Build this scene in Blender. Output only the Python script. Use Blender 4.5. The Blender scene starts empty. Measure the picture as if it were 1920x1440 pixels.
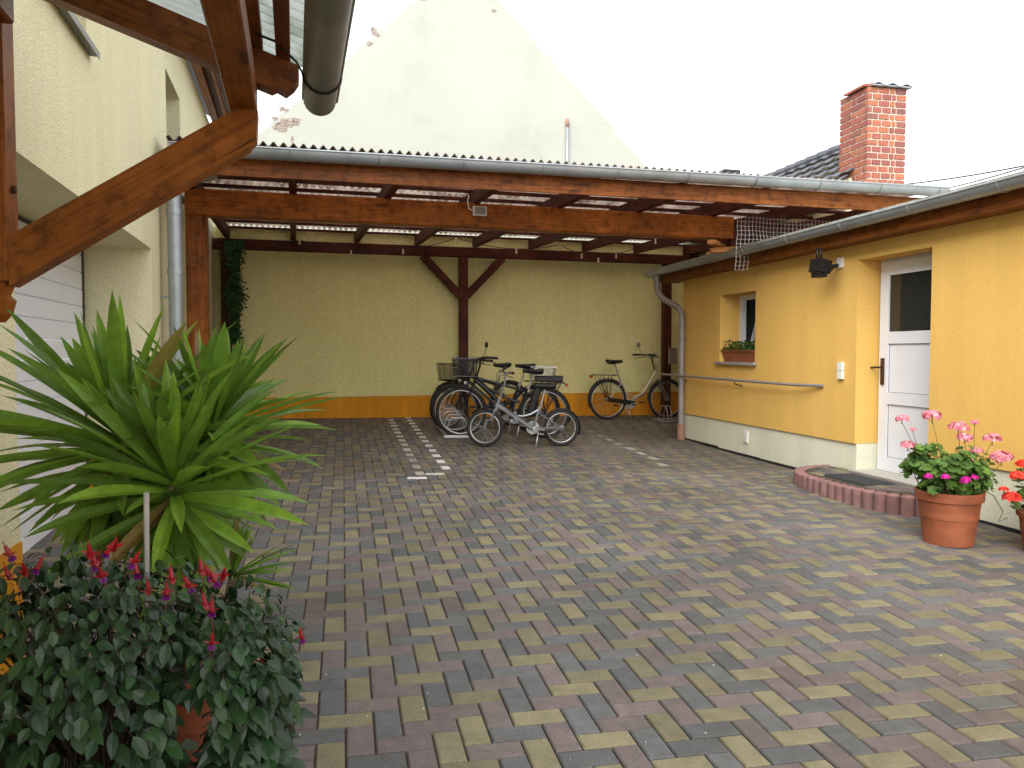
import bpy, math, random
from mathutils import Vector, Matrix
R = random.Random(7)
rad = math.radians
PI = math.pi
scene = bpy.context.scene
COL = scene.collection
F, CZ = 1450.0, 1.42           # focal length in photo pixels, eye height
HOR = 660.0

# ------------------------------------------------------------------ helpers
def V(*a): return Vector(a)
TA, TL = rad(12.5), rad(15.7)
def fr(th):
    n = V(math.cos(th), math.sin(th), 0); t = V(-math.sin(th), math.cos(th), 0)
    def f(c, s, z): return n*c + t*s + V(0, 0, z)
    return n, t, f
nA, tA, A = fr(TA)             # annex frame: c towards the annex wall, s along it away
nL, tL, L = fr(TL)             # garage / carport frame
def at(px, py, Y): return V((px-960)/F*Y, Y, CZ-(py-HOR)/F*Y)
def sm(a, b, x):
    x = min(1, max(0, (x-a)/(b-a))); return x*x*(3-2*x)
def gz(x, y):
    yy = min(max(y, -4), 16); xx = min(max(x, -5), 6)
    return .023*yy - .02*xx - .075*sm(.6, 2.3, x)*sm(6.5, 11, y)*(1-sm(11.6, 13, y))

class MB:
    def __init__(s): s.v = []; s.f = []; s.uv = []; s.m = []
    def add(s, vs, fs, uvs=None, mi=0):
        o = len(s.v); s.v += [tuple(v) for v in vs]
        for i, f in enumerate(fs):
            s.f.append([o+k for k in f]); s.m.append(mi)
            s.uv.append(uvs[i] if uvs else [(0, 0)]*len(f))
    def box(s, O, X, Y, Z, mi=0):
        """corner O and three edge vectors"""
        vs = [O+X*i+Y*j+Z*k for k in (0, 1) for j in (0, 1) for i in (0, 1)]
        fs = [(0, 2, 3, 1), (4, 5, 7, 6), (0, 1, 5, 4), (2, 6, 7, 3), (0, 4, 6, 2), (1, 3, 7, 5)]
        lx, ly, lz = X.length, Y.length, Z.length
        e = {0: (lx, ly), 1: (lx, ly), 2: (lx, lz), 3: (lx, lz), 4: (ly, lz), 5: (ly, lz)}
        crd = [(i, j, k) for k in (0, 1) for j in (0, 1) for i in (0, 1)]
        uv = []
        r = (O.x*3.1+O.y*1.7+O.z*5.3) % 7
        ax = [lx, ly, lz]; lo = ax.index(max(ax))
        for fi, f in enumerate(fs):
            dims = [0, 1, 2]; dims.remove([2, 2, 1, 1, 0, 0][fi])
            a, b = dims
            if b == lo: a, b = b, a
            uv.append([(crd[q][a]*ax[a]+r, crd[q][b]*ax[b]+r*.37+fi*.3) for q in f])
        s.add(vs, fs, uv, mi)
    def cbox(s, f, c0, c1, s0, s1, z0, z1, mi=0):
        O = f(c0, s0, z0)
        s.box(O, f(c1, s0, z0)-O, f(c0, s1, z0)-O, V(0, 0, z1-z0), mi)
    def beam(s, p0, p1, w, h, up=V(0, 0, 1), bev=0, mi=0):
        """bar from p0 to p1 (centre line), w sideways, h along up, with small chamfers"""
        d = (p1-p0); ln = d.length; d = d/ln
        sd = d.cross(up).normalized(); u = sd.cross(d).normalized()
        b = bev or min(w, h)*.06
        pr = [(-w/2+b, -h/2), (w/2-b, -h/2), (w/2, -h/2+b), (w/2, h/2-b), (w/2-b, h/2), (-w/2+b, h/2), (-w/2, h/2-b), (-w/2, -h/2+b)]
        vs = [p+sd*a+u*c for p in (p0, p1) for a, c in pr]
        fs = []; uv = []; r = (p0.x*3.1+p0.y*1.7+p0.z*5.3) % 7; acc = r*.37
        for i in range(8):
            j = (i+1) % 8; wd = math.dist(pr[i], pr[j])
            fs.append((i, j, 8+j, 8+i)); uv.append([(r, acc), (r, acc+wd), (r+ln, acc+wd), (r+ln, acc)]); acc += wd
        fs.append(tuple(range(7, -1, -1))); uv.append([(pr[k][0]*.3+r, pr[k][1]+r) for k in range(7, -1, -1)])
        fs.append(tuple(range(8, 16))); uv.append([(pr[k-8][0]*.3+r, pr[k-8][1]+r) for k in range(8, 16)])
        s.add(vs, fs, uv, mi)
    def tube(s, pts, r, n=8, cap=True, mi=0, rs=None):
        pts = [Vector(p) for p in pts]
        prev = None; vs = []; N = len(pts)
        for i, p in enumerate(pts):
            d = (pts[min(i+1, N-1)]-pts[max(i-1, 0)]).normalized()
            if prev is None:
                a = d.orthogonal().normalized()
            else:
                a = (prev-d*prev.dot(d)).normalized()
            prev = a; b = d.cross(a)
            rr = rs[i] if rs else r
            for k in range(n):
                t = 2*PI*k/n; vs.append(p+(a*math.cos(t)+b*math.sin(t))*rr)
        fs = []
        for i in range(N-1):
            for k in range(n):
                k2 = (k+1) % n; fs.append((i*n+k, i*n+k2, (i+1)*n+k2, (i+1)*n+k))
        if cap: fs.append(tuple(range(n-1, -1, -1))); fs.append(tuple((N-1)*n+k for k in range(n)))
        s.add(vs, fs, None, mi)
    def lathe(s, prof, O, n=24, ax=V(0, 0, 1), mi=0):
        a = ax.orthogonal().normalized(); b = ax.cross(a).normalized(); vs = []
        for r, z in prof:
            for k in range(n):
                t = 2*PI*k/n; vs.append(O+ax*z+(a*math.cos(t)+b*math.sin(t))*max(r, 1e-4))
        fs = []
        for i in range(len(prof)-1):
            for k in range(n):
                k2 = (k+1) % n; fs.append((i*n+k, i*n+k2, (i+1)*n+k2, (i+1)*n+k))
        s.add(vs, fs, None, mi)
    def torus(s, O, ax, Rr, r, n=36, m=8, a0=0, a1=2*PI, mi=0, sq=1.0):
        e = ax.orthogonal().normalized(); g = ax.cross(e).normalized()
        # measure angles from local up in the wheel plane
        z = V(0, 0, 1); e = (z-ax*z.dot(ax)).normalized(); g = ax.cross(e).normalized()
        full = abs(a1-a0-2*PI) < 1e-6; N = n if full else n+1; vs = []
        for i in range(N):
            t = a0+(a1-a0)*i/n; dr = e*math.cos(t)+g*math.sin(t)
            for k in range(m):
                q = 2*PI*k/m; vs.append(O+dr*(Rr+r*math.cos(q))+ax*(r*sq*math.sin(q)))
        fs = []
        for i in range(n if full else n):
            i2 = (i+1) % N
            for k in range(m):
                k2 = (k+1) % m; fs.append((i*m+k, i*m+k2, i2*m+k2, i2*m+k))
        s.add(vs, fs, None, mi)
    def ball(s, O, r, n=10, mi=0, sz=1):
        s.lathe([(r*math.sin(PI*i/(n//2)), -r*sz*math.cos(PI*i/(n//2))) for i in range(n//2+1)], O, n, mi=mi)
    def gutter(s, p0, p1, r, up=V(0, 0, 1), n=10, side=1):
        """half-round gutter with bead and thickness, centre line p0-p1"""
        d = (p1-p0).normalized(); sd = d.cross(up).normalized()*side
        prof = []
        for i in range(n+1):
            t = PI*i/n; prof.append((-math.cos(t)*r, -math.sin(t)*r))
        for i in range(n, -1, -1):
            t = PI*i/n; prof.append((-math.cos(t)*(r-.004), -math.sin(t)*(r-.004)))
        m = len(prof); vs = [p+sd*a+up*b for p in (p0, p1) for a, b in prof]
        fs = [(i, (i+1) % m, m+(i+1) % m, m+i) for i in range(m)]
        s.add(vs, fs)
        s.tube([p0+sd*r, p1+sd*r], .009, 8); s.tube([p0-sd*r, p1-sd*r], .006, 6)
        for p in (p0, p1):
            vs = [p+sd*(-math.cos(PI*i/n)*r*.99)-up*(math.sin(PI*i/n)*r*.99) for i in range(n+1)]
            s.add(vs+[v+d*.003 for v in vs], [tuple(range(n+1)), tuple(range(2*n+1, n, -1))])
    def leaf(s, p, d, nrm, Ln, W, fold=.25, curl=.15, mi=0):
        d = d.normalized(); sd = d.cross(nrm)
        if sd.length < 1e-3: sd = d.orthogonal()
        sd.normalize(); u = sd.cross(d)
        st = [(0, .0), (.22, .75), (.5, 1.0), (.78, .6), (1, .0)]
        cs = [p+d*(a*Ln)-u*(curl*Ln*a*a) for a, w in st]
        vs = [cs[0]]
        for (a, w), c in list(zip(st, cs))[1:-1]:
            vs += [c-sd*(w*W/2)+u*(fold*w*W/2), c, c+sd*(w*W/2)+u*(fold*w*W/2)]
        vs.append(cs[-1])
        s.add(vs, [(0, 2, 1), (0, 3, 2), (1, 2, 5, 4), (2, 3, 6, 5), (4, 5, 8, 7), (5, 6, 9, 8), (7, 8, 10), (8, 9, 10)], None, mi)
    def strap(s, p, d, nrm, Ln, W, droop, k=7, mi=0, vfold=.2):
        sd = d.cross(nrm)
        if sd.length < 1e-3: sd = d.orthogonal()
        sd.normalize(); vs = []; c = Vector(p); dd = d.normalized()
        for i in range(k+1):
            t = i/k
            w = W*(.62+.9*t)*(1 if t < .4 else max(0, 1-((t-.4)/.6)**1.9)) if t < 1 else 0
            w = min(w, W)
            u = sd.cross(dd).normalized()
            if i == k: vs.append(c.copy())
            else: vs += [c-sd*w/2+u*w*vfold, c.copy(), c+sd*w/2+u*w*vfold]
            dd = (dd+V(0, 0, -droop/k*(.3+1.6*t))).normalized()
            c = c+dd*(Ln/k)
        fs = []
        for i in range(k-1):
            a = i*3; fs += [(a, a+1, a+4, a+3), (a+1, a+2, a+5, a+4)]
        a = (k-1)*3; fs += [(a, a+1, a+3), (a+1, a+2, a+3)]
        s.add(vs, fs, None, mi)
    def build(s, name, mat, parent=None, smooth=False, auto=False):
        me = bpy.data.meshes.new(name)
        me.from_pydata(s.v, [], s.f)
        for m in (mat if isinstance(mat, (list, tuple)) else [mat]): me.materials.append(m)
        me.polygons.foreach_set('material_index', s.m)
        uvl = me.uv_layers.new(name='UVMap')
        flat = [c for f in s.uv for q in f for c in q]
        uvl.data.foreach_set('uv', flat)
        if smooth:
            me.polygons.foreach_set('use_smooth', [True]*len(me.polygons))
            if auto:
                try: me.set_sharp_from_angle(angle=rad(38))
                except Exception: pass
        me.update()
        o = bpy.data.objects.new(name, me); COL.objects.link(o)
        if parent is not None: o.parent = parent; o.matrix_parent_inverse = parent.matrix_world.inverted()
        return o

def tag(o, label, cat=None, group=None, kind=None):
    if label: o['label'] = label
    if cat: o['category'] = cat
    if group: o['group'] = group
    if kind: o['kind'] = kind
    return o
def thing(name, label, cat, loc=(0, 0, 0), group=None):
    o = bpy.data.objects.new(name, None); COL.objects.link(o)
    o.location = loc; o.empty_display_size = .2
    o.matrix_world = Matrix.Translation(Vector(loc))
    return tag(o, label, cat, group)

# ------------------------------------------------------------------ materials
def nt(name):
    m = bpy.data.materials.new(name); m.use_nodes = True
    t = m.node_tree; t.nodes.clear()
    o = t.nodes.new('ShaderNodeOutputMaterial'); b = t.nodes.new('ShaderNodeBsdfPrincipled')
    t.links.new(b.outputs[0], o.inputs[0])
    return m, t, b, o
def N(t, k, **kw):
    n = t.nodes.new('ShaderNode'+k)
    for a, v in kw.items():
        if a.startswith('i_'): n.inputs[a[2:].replace('_', ' ')].default_value = v
        else: setattr(n, a, v)
    return n
def ramp(t, src, stops):
    r = t.nodes.new('ShaderNodeValToRGB'); e = r.color_ramp.elements
    while len(e) < len(stops): e.new(.5)
    for i, (p, c) in enumerate(stops): e[i].position = p; e[i].color = (*c, 1) if len(c) == 3 else c
    t.links.new(src, r.inputs[0]); return r.outputs[0]
def mulc(c, k): return tuple(x*k for x in c)
def mix(t, fac, a, b, mode='MIX'):
    m = t.nodes.new('ShaderNodeMix'); m.data_type = 'RGBA'; m.blend_type = mode
    for idx, x in ((0, fac), (6, a), (7, b)):
        if hasattr(x, 'links') or hasattr(x, 'is_output'): t.links.new(x, m.inputs[idx])
        elif idx == 0: m.inputs[0].default_value = x
        else: m.inputs[idx].default_value = (*x, 1)
    return m.outputs[2]
def bump(t, b, h, strength, dist):
    n = N(t, 'Bump'); n.inputs['Strength'].default_value = strength; n.inputs['Distance'].default_value = dist
    t.links.new(h, n.inputs['Height']); t.links.new(n.outputs[0], b.inputs['Normal'])
def simple(name, col, rough=.6, metal=0, var=.12, scale=12, bs=0, bd=.002, bscale=120, island=0, spec=.5, trans=0):
    m, t, b, o = nt(name)
    b.inputs['Roughness'].default_value = rough; b.inputs['Metallic'].default_value = metal
    b.inputs['Specular IOR Level'].default_value = spec
    tc = N(t, 'TexCoord'); n1 = N(t, 'TexNoise'); n1.inputs['Scale'].default_value = scale; n1.inputs['Detail'].default_value = 5
    t.links.new(tc.outputs['Object'], n1.inputs['Vector'])
    c = ramp(t, n1.outputs[0], [(.3, mulc(col, 1-var)), (.7, mulc(col, 1+var))])
    if island:
        g = N(t, 'NewGeometry'); c2 = ramp(t, g.outputs['Random Per Island'], [(0, (1-island,)*3), (1, (1+island,)*3)])
        c = mix(t, 1.0, c, c2, 'MULTIPLY')
    t.links.new(c, b.inputs['Base Color'])
    if bs:
        n2 = N(t, 'TexNoise'); n2.inputs['Scale'].default_value = bscale; n2.inputs['Detail'].default_value = 3
        t.links.new(tc.outputs['Object'], n2.inputs['Vector']); bump(t, b, n2.outputs[0], bs, bd)
    return m
def plaster(name, col, col2, bs=.5, stains=.15, gscale=90, dist=.006):
    m, t, b, o = nt(name)
    b.inputs['Roughness'].default_value = .93; b.inputs['Specular IOR Level'].default_value = .15
    tc = N(t, 'TexCoord'); big = N(t, 'TexNoise', i_Scale=.9, i_Detail=6.0, i_Roughness=.6)
    mp = N(t, 'Mapping'); mp.inputs['Scale'].default_value = (1, 1, .45)
    t.links.new(tc.outputs['Object'], mp.inputs[0]); t.links.new(mp.outputs[0], big.inputs['Vector'])
    c = ramp(t, big.outputs[0], [(.32, col2), (.62, col)])
    st = N(t, 'TexNoise', i_Scale=1.0, i_Detail=8.0, i_Roughness=.65); mp2 = N(t, 'Mapping'); mp2.inputs['Scale'].default_value = (3.5, 3.5, .25)
    t.links.new(tc.outputs['Object'], mp2.inputs[0]); t.links.new(mp2.outputs[0], st.inputs['Vector'])
    s2 = ramp(t, st.outputs[0], [(.40, (1-stains,)*3), (.60, (1, 1, 1))])
    c = mix(t, 1.0, c, s2, 'MULTIPLY')
    gr = N(t, 'TexNoise', i_Scale=float(gscale), i_Detail=4.0, i_Roughness=.7); t.links.new(tc.outputs['Object'], gr.inputs['Vector'])
    g2 = ramp(t, gr.outputs[0], [(.35, (.86,)*3), (.6, (1.05,)*3)])
    c = mix(t, 1.0, c, g2, 'MULTIPLY')
    t.links.new(c, b.inputs['Base Color'])
    vo = N(t, 'TexVoronoi', i_Scale=float(gscale)*1.3); t.links.new(tc.outputs['Object'], vo.inputs['Vector'])
    ad = N(t, 'Math', operation='ADD'); t.links.new(gr.outputs[0], ad.inputs[0]); t.links.new(vo.outputs['Distance'], ad.inputs[1])
    bump(t, b, ad.outputs[0], bs, dist)
    return m
def wood(name, c1, c2, rough=.45, knots=True, dark=.5):
    m, t, b, o = nt(name)
    b.inputs['Roughness'].default_value = rough; b.inputs['Specular IOR Level'].default_value = .16
    uv = N(t, 'UVMap'); mp = N(t, 'Mapping'); mp.inputs['Scale'].default_value = (1.2, 22, 1)
    t.links.new(uv.outputs[0], mp.inputs[0])
    n = N(t, 'TexNoise', i_Scale=2.2, i_Detail=7.0, i_Roughness=.6, i_Distortion=.6); t.links.new(mp.outputs[0], n.inputs['Vector'])
    c = ramp(t, n.outputs[0], [(.28, c2), (.5, c1), (.74, mulc(c1, 1.25))])
    bg = N(t, 'TexNoise', i_Scale=1.7, i_Detail=3.0); t.links.new(uv.outputs[0], bg.inputs['Vector'])
    c = mix(t, 1.0, c, ramp(t, bg.outputs[0], [(.35, (.72,)*3), (.65, (1.12,)*3)]), 'MULTIPLY')
    if knots:
        m2 = N(t, 'Mapping'); m2.inputs['Scale'].default_value = (1.5, 5.5, 1); t.links.new(uv.outputs[0], m2.inputs[0])
        vo = N(t, 'TexVoronoi', i_Scale=1.1, i_Randomness=1.0); t.links.new(m2.outputs[0], vo.inputs['Vector'])
        k = ramp(t, vo.outputs['Distance'], [(.0, (dark*.5,)*3), (.10, (dark,)*3), (.17, (1, 1, 1))])
        c = mix(t, 1.0, c, k, 'MULTIPLY')
    m3 = N(t, 'Mapping'); m3.inputs['Scale'].default_value = (.5, 26, 1); t.links.new(uv.outputs[0], m3.inputs[0])
    n3 = N(t, 'TexNoise', i_Scale=3.0, i_Detail=2.0); t.links.new(m3.outputs[0], n3.inputs['Vector'])
    c = mix(t, 1.0, c, ramp(t, n3.outputs[0], [(.255, (.22,)*3), (.285, (1, 1, 1))]), 'MULTIPLY')
    n4 = N(t, 'TexNoise', i_Scale=9.0, i_Detail=6.0, i_Roughness=.7); t.links.new(uv.outputs[0], n4.inputs['Vector'])
    c = mix(t, 1.0, c, ramp(t, n4.outputs[0], [(.36, (.55,)*3), (.5, (1, 1, 1)), (.7, (1.15,)*3)]), 'MULTIPLY')
    t.links.new(c, b.inputs['Base Color']); bump(t, b, n.outputs[0], .35, .003)
    return m
def leafmat(name, col, var=.35, rough=.45, trans=.35, spec=.4, dry=False):
    m, t, b, o = nt(name)
    b.inputs['Roughness'].default_value = rough; b.inputs['Specular IOR Level'].default_value = spec
    g = N(t, 'NewGeometry')
    c = ramp(t, g.outputs['Random Per Island'], [(0, mulc(col, 1-var)), (.5, col), (.955 if dry else 1, (col[0]*(1+var*1.3), col[1]*(1+var), col[2]*(1+var*.3)))]+([(.985, (.30, .20, .07))] if dry else []))
    tc = N(t, 'TexCoord'); n = N(t, 'TexNoise', i_Scale=25.0, i_Detail=3.0); t.links.new(tc.outputs['Object'], n.inputs['Vector'])
    c = mix(t, 1.0, c, ramp(t, n.outputs[0], [(.3, (.8,)*3), (.7, (1.15,)*3)]), 'MULTIPLY')
    t.links.new(c, b.inputs['Base Color'])
    tr = N(t, 'BsdfTranslucent'); t.links.new(c, tr.inputs[0]); ms = N(t, 'MixShader'); ms.inputs[0].default_value = trans
    t.links.new(b.outputs[0], ms.inputs[1]); t.links.new(tr.outputs[0], ms.inputs[2]); t.links.new(ms.outputs[0], o.inputs[0])
    return m
def sheetmat(name, col, opacity, dirt, dcol=(.10, .09, .05), rough=.35):
    m, t, b, o = nt(name)
    tc = N(t, 'TexCoord'); n = N(t, 'TexNoise', i_Scale=3.0, i_Detail=8.0, i_Roughness=.7); t.links.new(tc.outputs['Object'], n.inputs['Vector'])
    c = mix(t, ramp(t, n.outputs[0], [(.45, (0, 0, 0)), (.72, (dirt,)*3)]), col, dcol)
    b.inputs['Roughness'].default_value = rough; t.links.new(c, b.inputs['Base Color'])
    tr = N(t, 'BsdfTranslucent'); t.links.new(c, tr.inputs[0]); tp = N(t, 'BsdfTransparent'); t.links.new(c, tp.inputs[0])
    m1 = N(t, 'MixShader'); m1.inputs[0].default_value = .55; t.links.new(b.outputs[0], m1.inputs[1]); t.links.new(tr.outputs[0], m1.inputs[2])
    m2 = N(t, 'MixShader'); m2.inputs[0].default_value = opacity; t.links.new(tp.outputs[0], m2.inputs[1]); t.links.new(m1.outputs[0], m2.inputs[2])
    t.links.new(m2.outputs[0], o.inputs[0]); return m

M = {}
M['cream'] = plaster('cream_plaster', (.80, .75, .50), (.76, .71, .45), .55, .05, 75, .007)
M['cream_back'] = plaster('back_wall_plaster', (.84, .81, .40), (.80, .77, .36), .8, .05, 34, .010)
M['orange'] = plaster('orange_band', (.80, .36, .03), (.74, .31, .025), .5, .2, 40, .006)
M['yellow'] = plaster('yellow_plaster', (.80, .50, .14), (.77, .47, .125), .35, .07, 110, .004)
M['plinth'] = plaster('plinth_paint', (.76, .75, .60), (.71, .70, .54), .25, .08, 70, .003)
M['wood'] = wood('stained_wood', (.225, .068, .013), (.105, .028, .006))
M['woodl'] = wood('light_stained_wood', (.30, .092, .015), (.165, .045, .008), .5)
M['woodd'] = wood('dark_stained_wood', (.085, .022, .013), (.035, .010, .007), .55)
M['woodpale'] = wood('raw_wood', (.5, .22, .07), (.36, .14, .04), .6)
M['zinc'] = simple('zinc', (.34, .37, .40), .42, .55, .14, 5, .1)
M['zincd'] = simple('weathered_zinc', (.22, .215, .20), .5, .4, .2, 4, .15)
M['zincp'] = simple('grey_coated_pipe', (.27, .25, .24), .45, .2, .12, 6)
M['terra'] = simple('terracotta', (.27, .078, .032), .62, 0, .28, 7, .25, .002, 60)
M['clay'] = simple('clay_collar', (.32, .17, .12), .8, 0, .15, 9)
M['white'] = simple('white_paint', (.78, .78, .79), .4, 0, .03, 3)
M['doorwhite'] = simple('white_door_paint', (.74, .75, .80), .35, 0, .03, 2)
M['whitepl'] = simple('white_plastic', (.72, .72, .68), .4, 0, .04, 3)
M['black'] = simple('black_plastic', (.008, .008, .009), .45, 0, .2, 8)
M['rubber'] = simple('tyre_rubber', (.018, .017, .016), .8, 0, .2, 20)
M['blackpaint'] = simple('black_bike_paint', (.012, .012, .014), .25, .1, .1, 5)
M['silver'] = simple('silver_paint', (.27, .28, .30), .32, .6, .08, 6)
M['cream_paint'] = simple('champagne_paint', (.60, .54, .44), .3, .35, .08, 6)
M['rim'] = simple('rim_alloy', (.5, .5, .5), .35, .8, .1, 9)
M['steel'] = simple('galvanised_steel', (.58, .59, .6), .38, .8, .12, 14)
M['spoke'] = simple('spoke_steel', (.22, .22, .22), .45, .7, .1, 14)
M['red'] = simple('red_reflector', (.45, .015, .01), .25, 0, .1, 8)
M['amber'] = simple('amber_reflector', (.6, .16, .01), .3, 0, .1, 8)
M['bronze'] = simple('bronze_fitting', (.09, .05, .03), .4, .7, .15, 20)
M['soil'] = simple('potting_soil', (.035, .025, .018), .95, 0, .3, 40, .6, .01, 60)
M['dark'] = simple('dark_interior', (.012, .012, .014), .7)
M['glass'] = simple('dark_glass', (.02, .022, .025), .06, 0, .05, 2)
M['stone'] = simple('step_stone', (.42, .41, .36), .8, 0, .12, 30, .3, .003, 90)
M['sill'] = simple('sill_stone', (.30, .27, .24), .7, 0, .15, 20)
M['palisade'] = simple('red_concrete', (.235, .125, .118), .85, 0, .22, 14, .5, .004, 70, .12)
M['mat'] = simple('rubber_mat', (.045, .05, .052), .9, 0, .2, 60, .6, .004, 200)
M['pebble'] = simple('grit', (.6, .58, .52), .8)
M['sheet_roof'] = simple('slate_tile', (.075, .08, .095), .55, 0, .2, 6, .2, .004, 30)
M['lichen'] = simple('lichened_roof_edge', (.36, .35, .28), .9, 0, .35, 14, .5, .01, 30)
M['corr'] = sheetmat('dirty_fibre_sheet', (.74, .67, .62), .46, .95, (.16, .07, .045))
M['corrclear'] = sheetmat('clear_ribbed_sheet', (.80, .84, .82), .62, .6, (.18, .22, .06))
M['corredge'] = simple('weathered_fibre_cement', (.24, .19, .165), .9, 0, .35, 9, .4, .005, 40)
M['yucca'] = leafmat('yucca_leaf', (.165, .30, .036), .42, .38, .38, .4, True)
M['fuchsia'] = leafmat('fuchsia_leaf', (.018, .050, .016), .45, .42, .18, .45)
M['geran'] = leafmat('geranium_leaf', (.085, .17, .035), .45, .6, .3, .3)
M['ivy'] = leafmat('ivy_leaf', (.03, .10, .03), .4, .5, .2, .3)
M['stem'] = simple('green_stem', (.10, .10, .035), .7, 0, .2, 30)
M['fstem'] = simple('fuchsia_stem', (.045, .03, .018), .7, 0, .3, 30)
M['bark'] = simple('yucca_bark', (.12, .08, .05), .9, 0, .3, 30, .6, .006, 40)
M['fred'] = leafmat('fuchsia_sepal', (.26, .004, .012), .25, .4, .1)
M['fpurple'] = leafmat('fuchsia_corolla', (.16, .008, .17), .3, .4, .2)
M['pink'] = leafmat('pink_petal', (.80, .27, .36), .25, .6, .3)
M['pinkp'] = leafmat('pale_pink_petal', (.82, .40, .46), .2, .6, .3)
M['magenta'] = leafmat('magenta_petal', (.62, .01, .33), .25, .6, .25)
M['gred'] = leafmat('red_petal', (.85, .06, .035), .2, .6, .25)
M['mortar'] = simple('mortar', (.62, .54, .45), .95, 0, .15, 30, .4, .004, 90)
M['bulb'] = simple('bulb_glass', (.75, .70, .55), .2)
M['wire'] = simple('mesh_wire', (.55, .55, .55), .4, .7)

def brickmat():
    m, t, b, o = nt('chimney_brick'); b.inputs['Roughness'].default_value = .9
    g = N(t, 'NewGeometry')
    c = ramp(t, g.outputs['Random Per Island'], [(0, (.20, .068, .055)), (.3, (.27, .085, .065)), (.6, (.31, .10, .065)), (.85, (.36, .13, .065)), (1, (.17, .07, .065))])
    tc = N(t, 'TexCoord'); n = N(t, 'TexNoise', i_Scale=30.0, i_Detail=5.0); t.links.new(tc.outputs['Object'], n.inputs['Vector'])
    c = mix(t, 1.0, c, ramp(t, n.outputs[0], [(.3, (.75,)*3), (.7, (1.15,)*3)]), 'MULTIPLY')
    t.links.new(c, b.inputs['Base Color']); bump(t, b, n.outputs[0], .4, .005); return m
M['brick'] = brickmat()
def pavermat():
    m, t, b, o = nt('concrete_paver'); b.inputs['Roughness'].default_value = .82; b.inputs['Specular IOR Level'].default_value = .35
    at_ = N(t, 'Attribute'); at_.attribute_name = 'stone_colour'
    tc = N(t, 'TexCoord')
    n1 = N(t, 'TexNoise', i_Scale=380.0, i_Detail=2.0); n2 = N(t, 'TexNoise', i_Scale=14.0, i_Detail=6.0, i_Roughness=.6); n3 = N(t, 'TexNoise', i_Scale=.55, i_Detail=5.0)
    for n in (n1, n2, n3): t.links.new(tc.outputs['Object'], n.inputs['Vector'])
    c = mix(t, 1.0, at_.outputs['Color'], ramp(t, n1.outputs[0], [(.3, (.62,)*3), (.5, (1.0,)*3), (.72, (1.5,)*3)]), 'MULTIPLY')
    c = mix(t, 1.0, c, ramp(t, n2.outputs[0], [(.3, (.82,)*3), (.7, (1.14,)*3)]), 'MULTIPLY')
    c = mix(t, 1.0, c, ramp(t, n3.outputs[0], [(.35, (.80, .78, .74)), (.65, (1.12,)*3)]), 'MULTIPLY')
    n5 = N(t, 'TexNoise', i_Scale=3.2, i_Detail=9.0, i_Roughness=.72, i_Distortion=.8); t.links.new(tc.outputs['Object'], n5.inputs['Vector'])
    c = mix(t, 1.0, c, ramp(t, n5.outputs[0], [(.28, (.70, .68, .64)), (.38, (1, 1, 1)), (.66, (1, 1, 1)), (.76, (1.25, 1.22, 1.15))]), 'MULTIPLY')
    t.links.new(c, b.inputs['Base Color'])
    t.links.new(ramp(t, n3.outputs[0], [(.35, (.62,)*3), (.6, (.9,)*3)]), b.inputs['Roughness'])
    bump(t, b, n1.outputs[0], .5, .0022); return m
M['paver'] = pavermat()
def jointmat():
    m, t, b, o = nt('sandy_joint'); b.inputs['Roughness'].default_value = .97
    tc = N(t, 'TexCoord'); n = N(t, 'TexNoise', i_Scale=5.0, i_Detail=8.0, i_Roughness=.7); t.links.new(tc.outputs['Object'], n.inputs['Vector'])
    c = ramp(t, n.outputs[0], [(.38, (.045, .032, .022)), (.55, (.07, .05, .035)), (.66, (.05, .06, .02))])
    t.links.new(c, b.inputs['Base Color']); return m
M['joint'] = jointmat()
def gablemat():
    m, t, b, o = nt('old_whitewashed_gable'); b.inputs['Roughness'].default_value = .95; b.inputs['Specular IOR Level'].default_value = .1
    tc = N(t, 'TexCoord'); n = N(t, 'TexNoise', i_Scale=.8, i_Detail=9.0, i_Roughness=.6); t.links.new(tc.outputs['Object'], n.inputs['Vector'])
    c = ramp(t, n.outputs[0], [(.28, (.33, .335, .29)), (.45, (.37, .378, .332)), (.7, (.385, .393, .35))])
    n2 = N(t, 'TexNoise', i_Scale=7.0, i_Detail=8.0, i_Roughness=.75); t.links.new(tc.outputs['Object'], n2.inputs['Vector'])
    c = mix(t, 1.0, c, ramp(t, n2.outputs[0], [(.27, (.88, .88, .84)), (.36, (1, 1, 1))]), 'MULTIPLY')
    t.links.new(c, b.inputs['Base Color']); bump(t, b, n2.outputs[0], .5, .02); return m
M['gable'] = gablemat()
M['render_loss'] = plaster('bare_masonry', (.30, .24, .20), (.40, .36, .30), .8, .3, 14, .03)

# ------------------------------------------------------------------ camera, light, world
cam = bpy.data.cameras.new('camera'); co = bpy.data.objects.new('camera', cam); COL.objects.link(co)
cam.sensor_width = 36; cam.lens = 36*F/1920; cam.clip_end = 500; cam.clip_start = .05
co.location = (0, 0, CZ); co.rotation_euler = (PI/2-math.atan((720-HOR)/F), 0, 0)
scene.camera = co
w = bpy.data.worlds.new('World'); scene.world = w; w.use_nodes = True
t = w.node_tree; bg = t.nodes['Background']
sky = t.nodes.new('ShaderNodeTexSky'); sky.sky_type = 'NISHITA'; sky.sun_disc = False
sky.sun_elevation = rad(38); sky.sun_rotation = rad(200); sky.dust_density = 4; sky.air_density = 1; sky.ozone_density = 1
hs = t.nodes.new('ShaderNodeHueSaturation'); hs.inputs['Saturation'].default_value = .10
t.links.new(sky.outputs[0], hs.inputs['Color'])
wm = t.nodes.new('ShaderNodeMix'); wm.data_type = 'RGBA'; wm.inputs[0].default_value = .45
wm.inputs[7].default_value = (9.5, 9.8, 10.2, 1)
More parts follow.
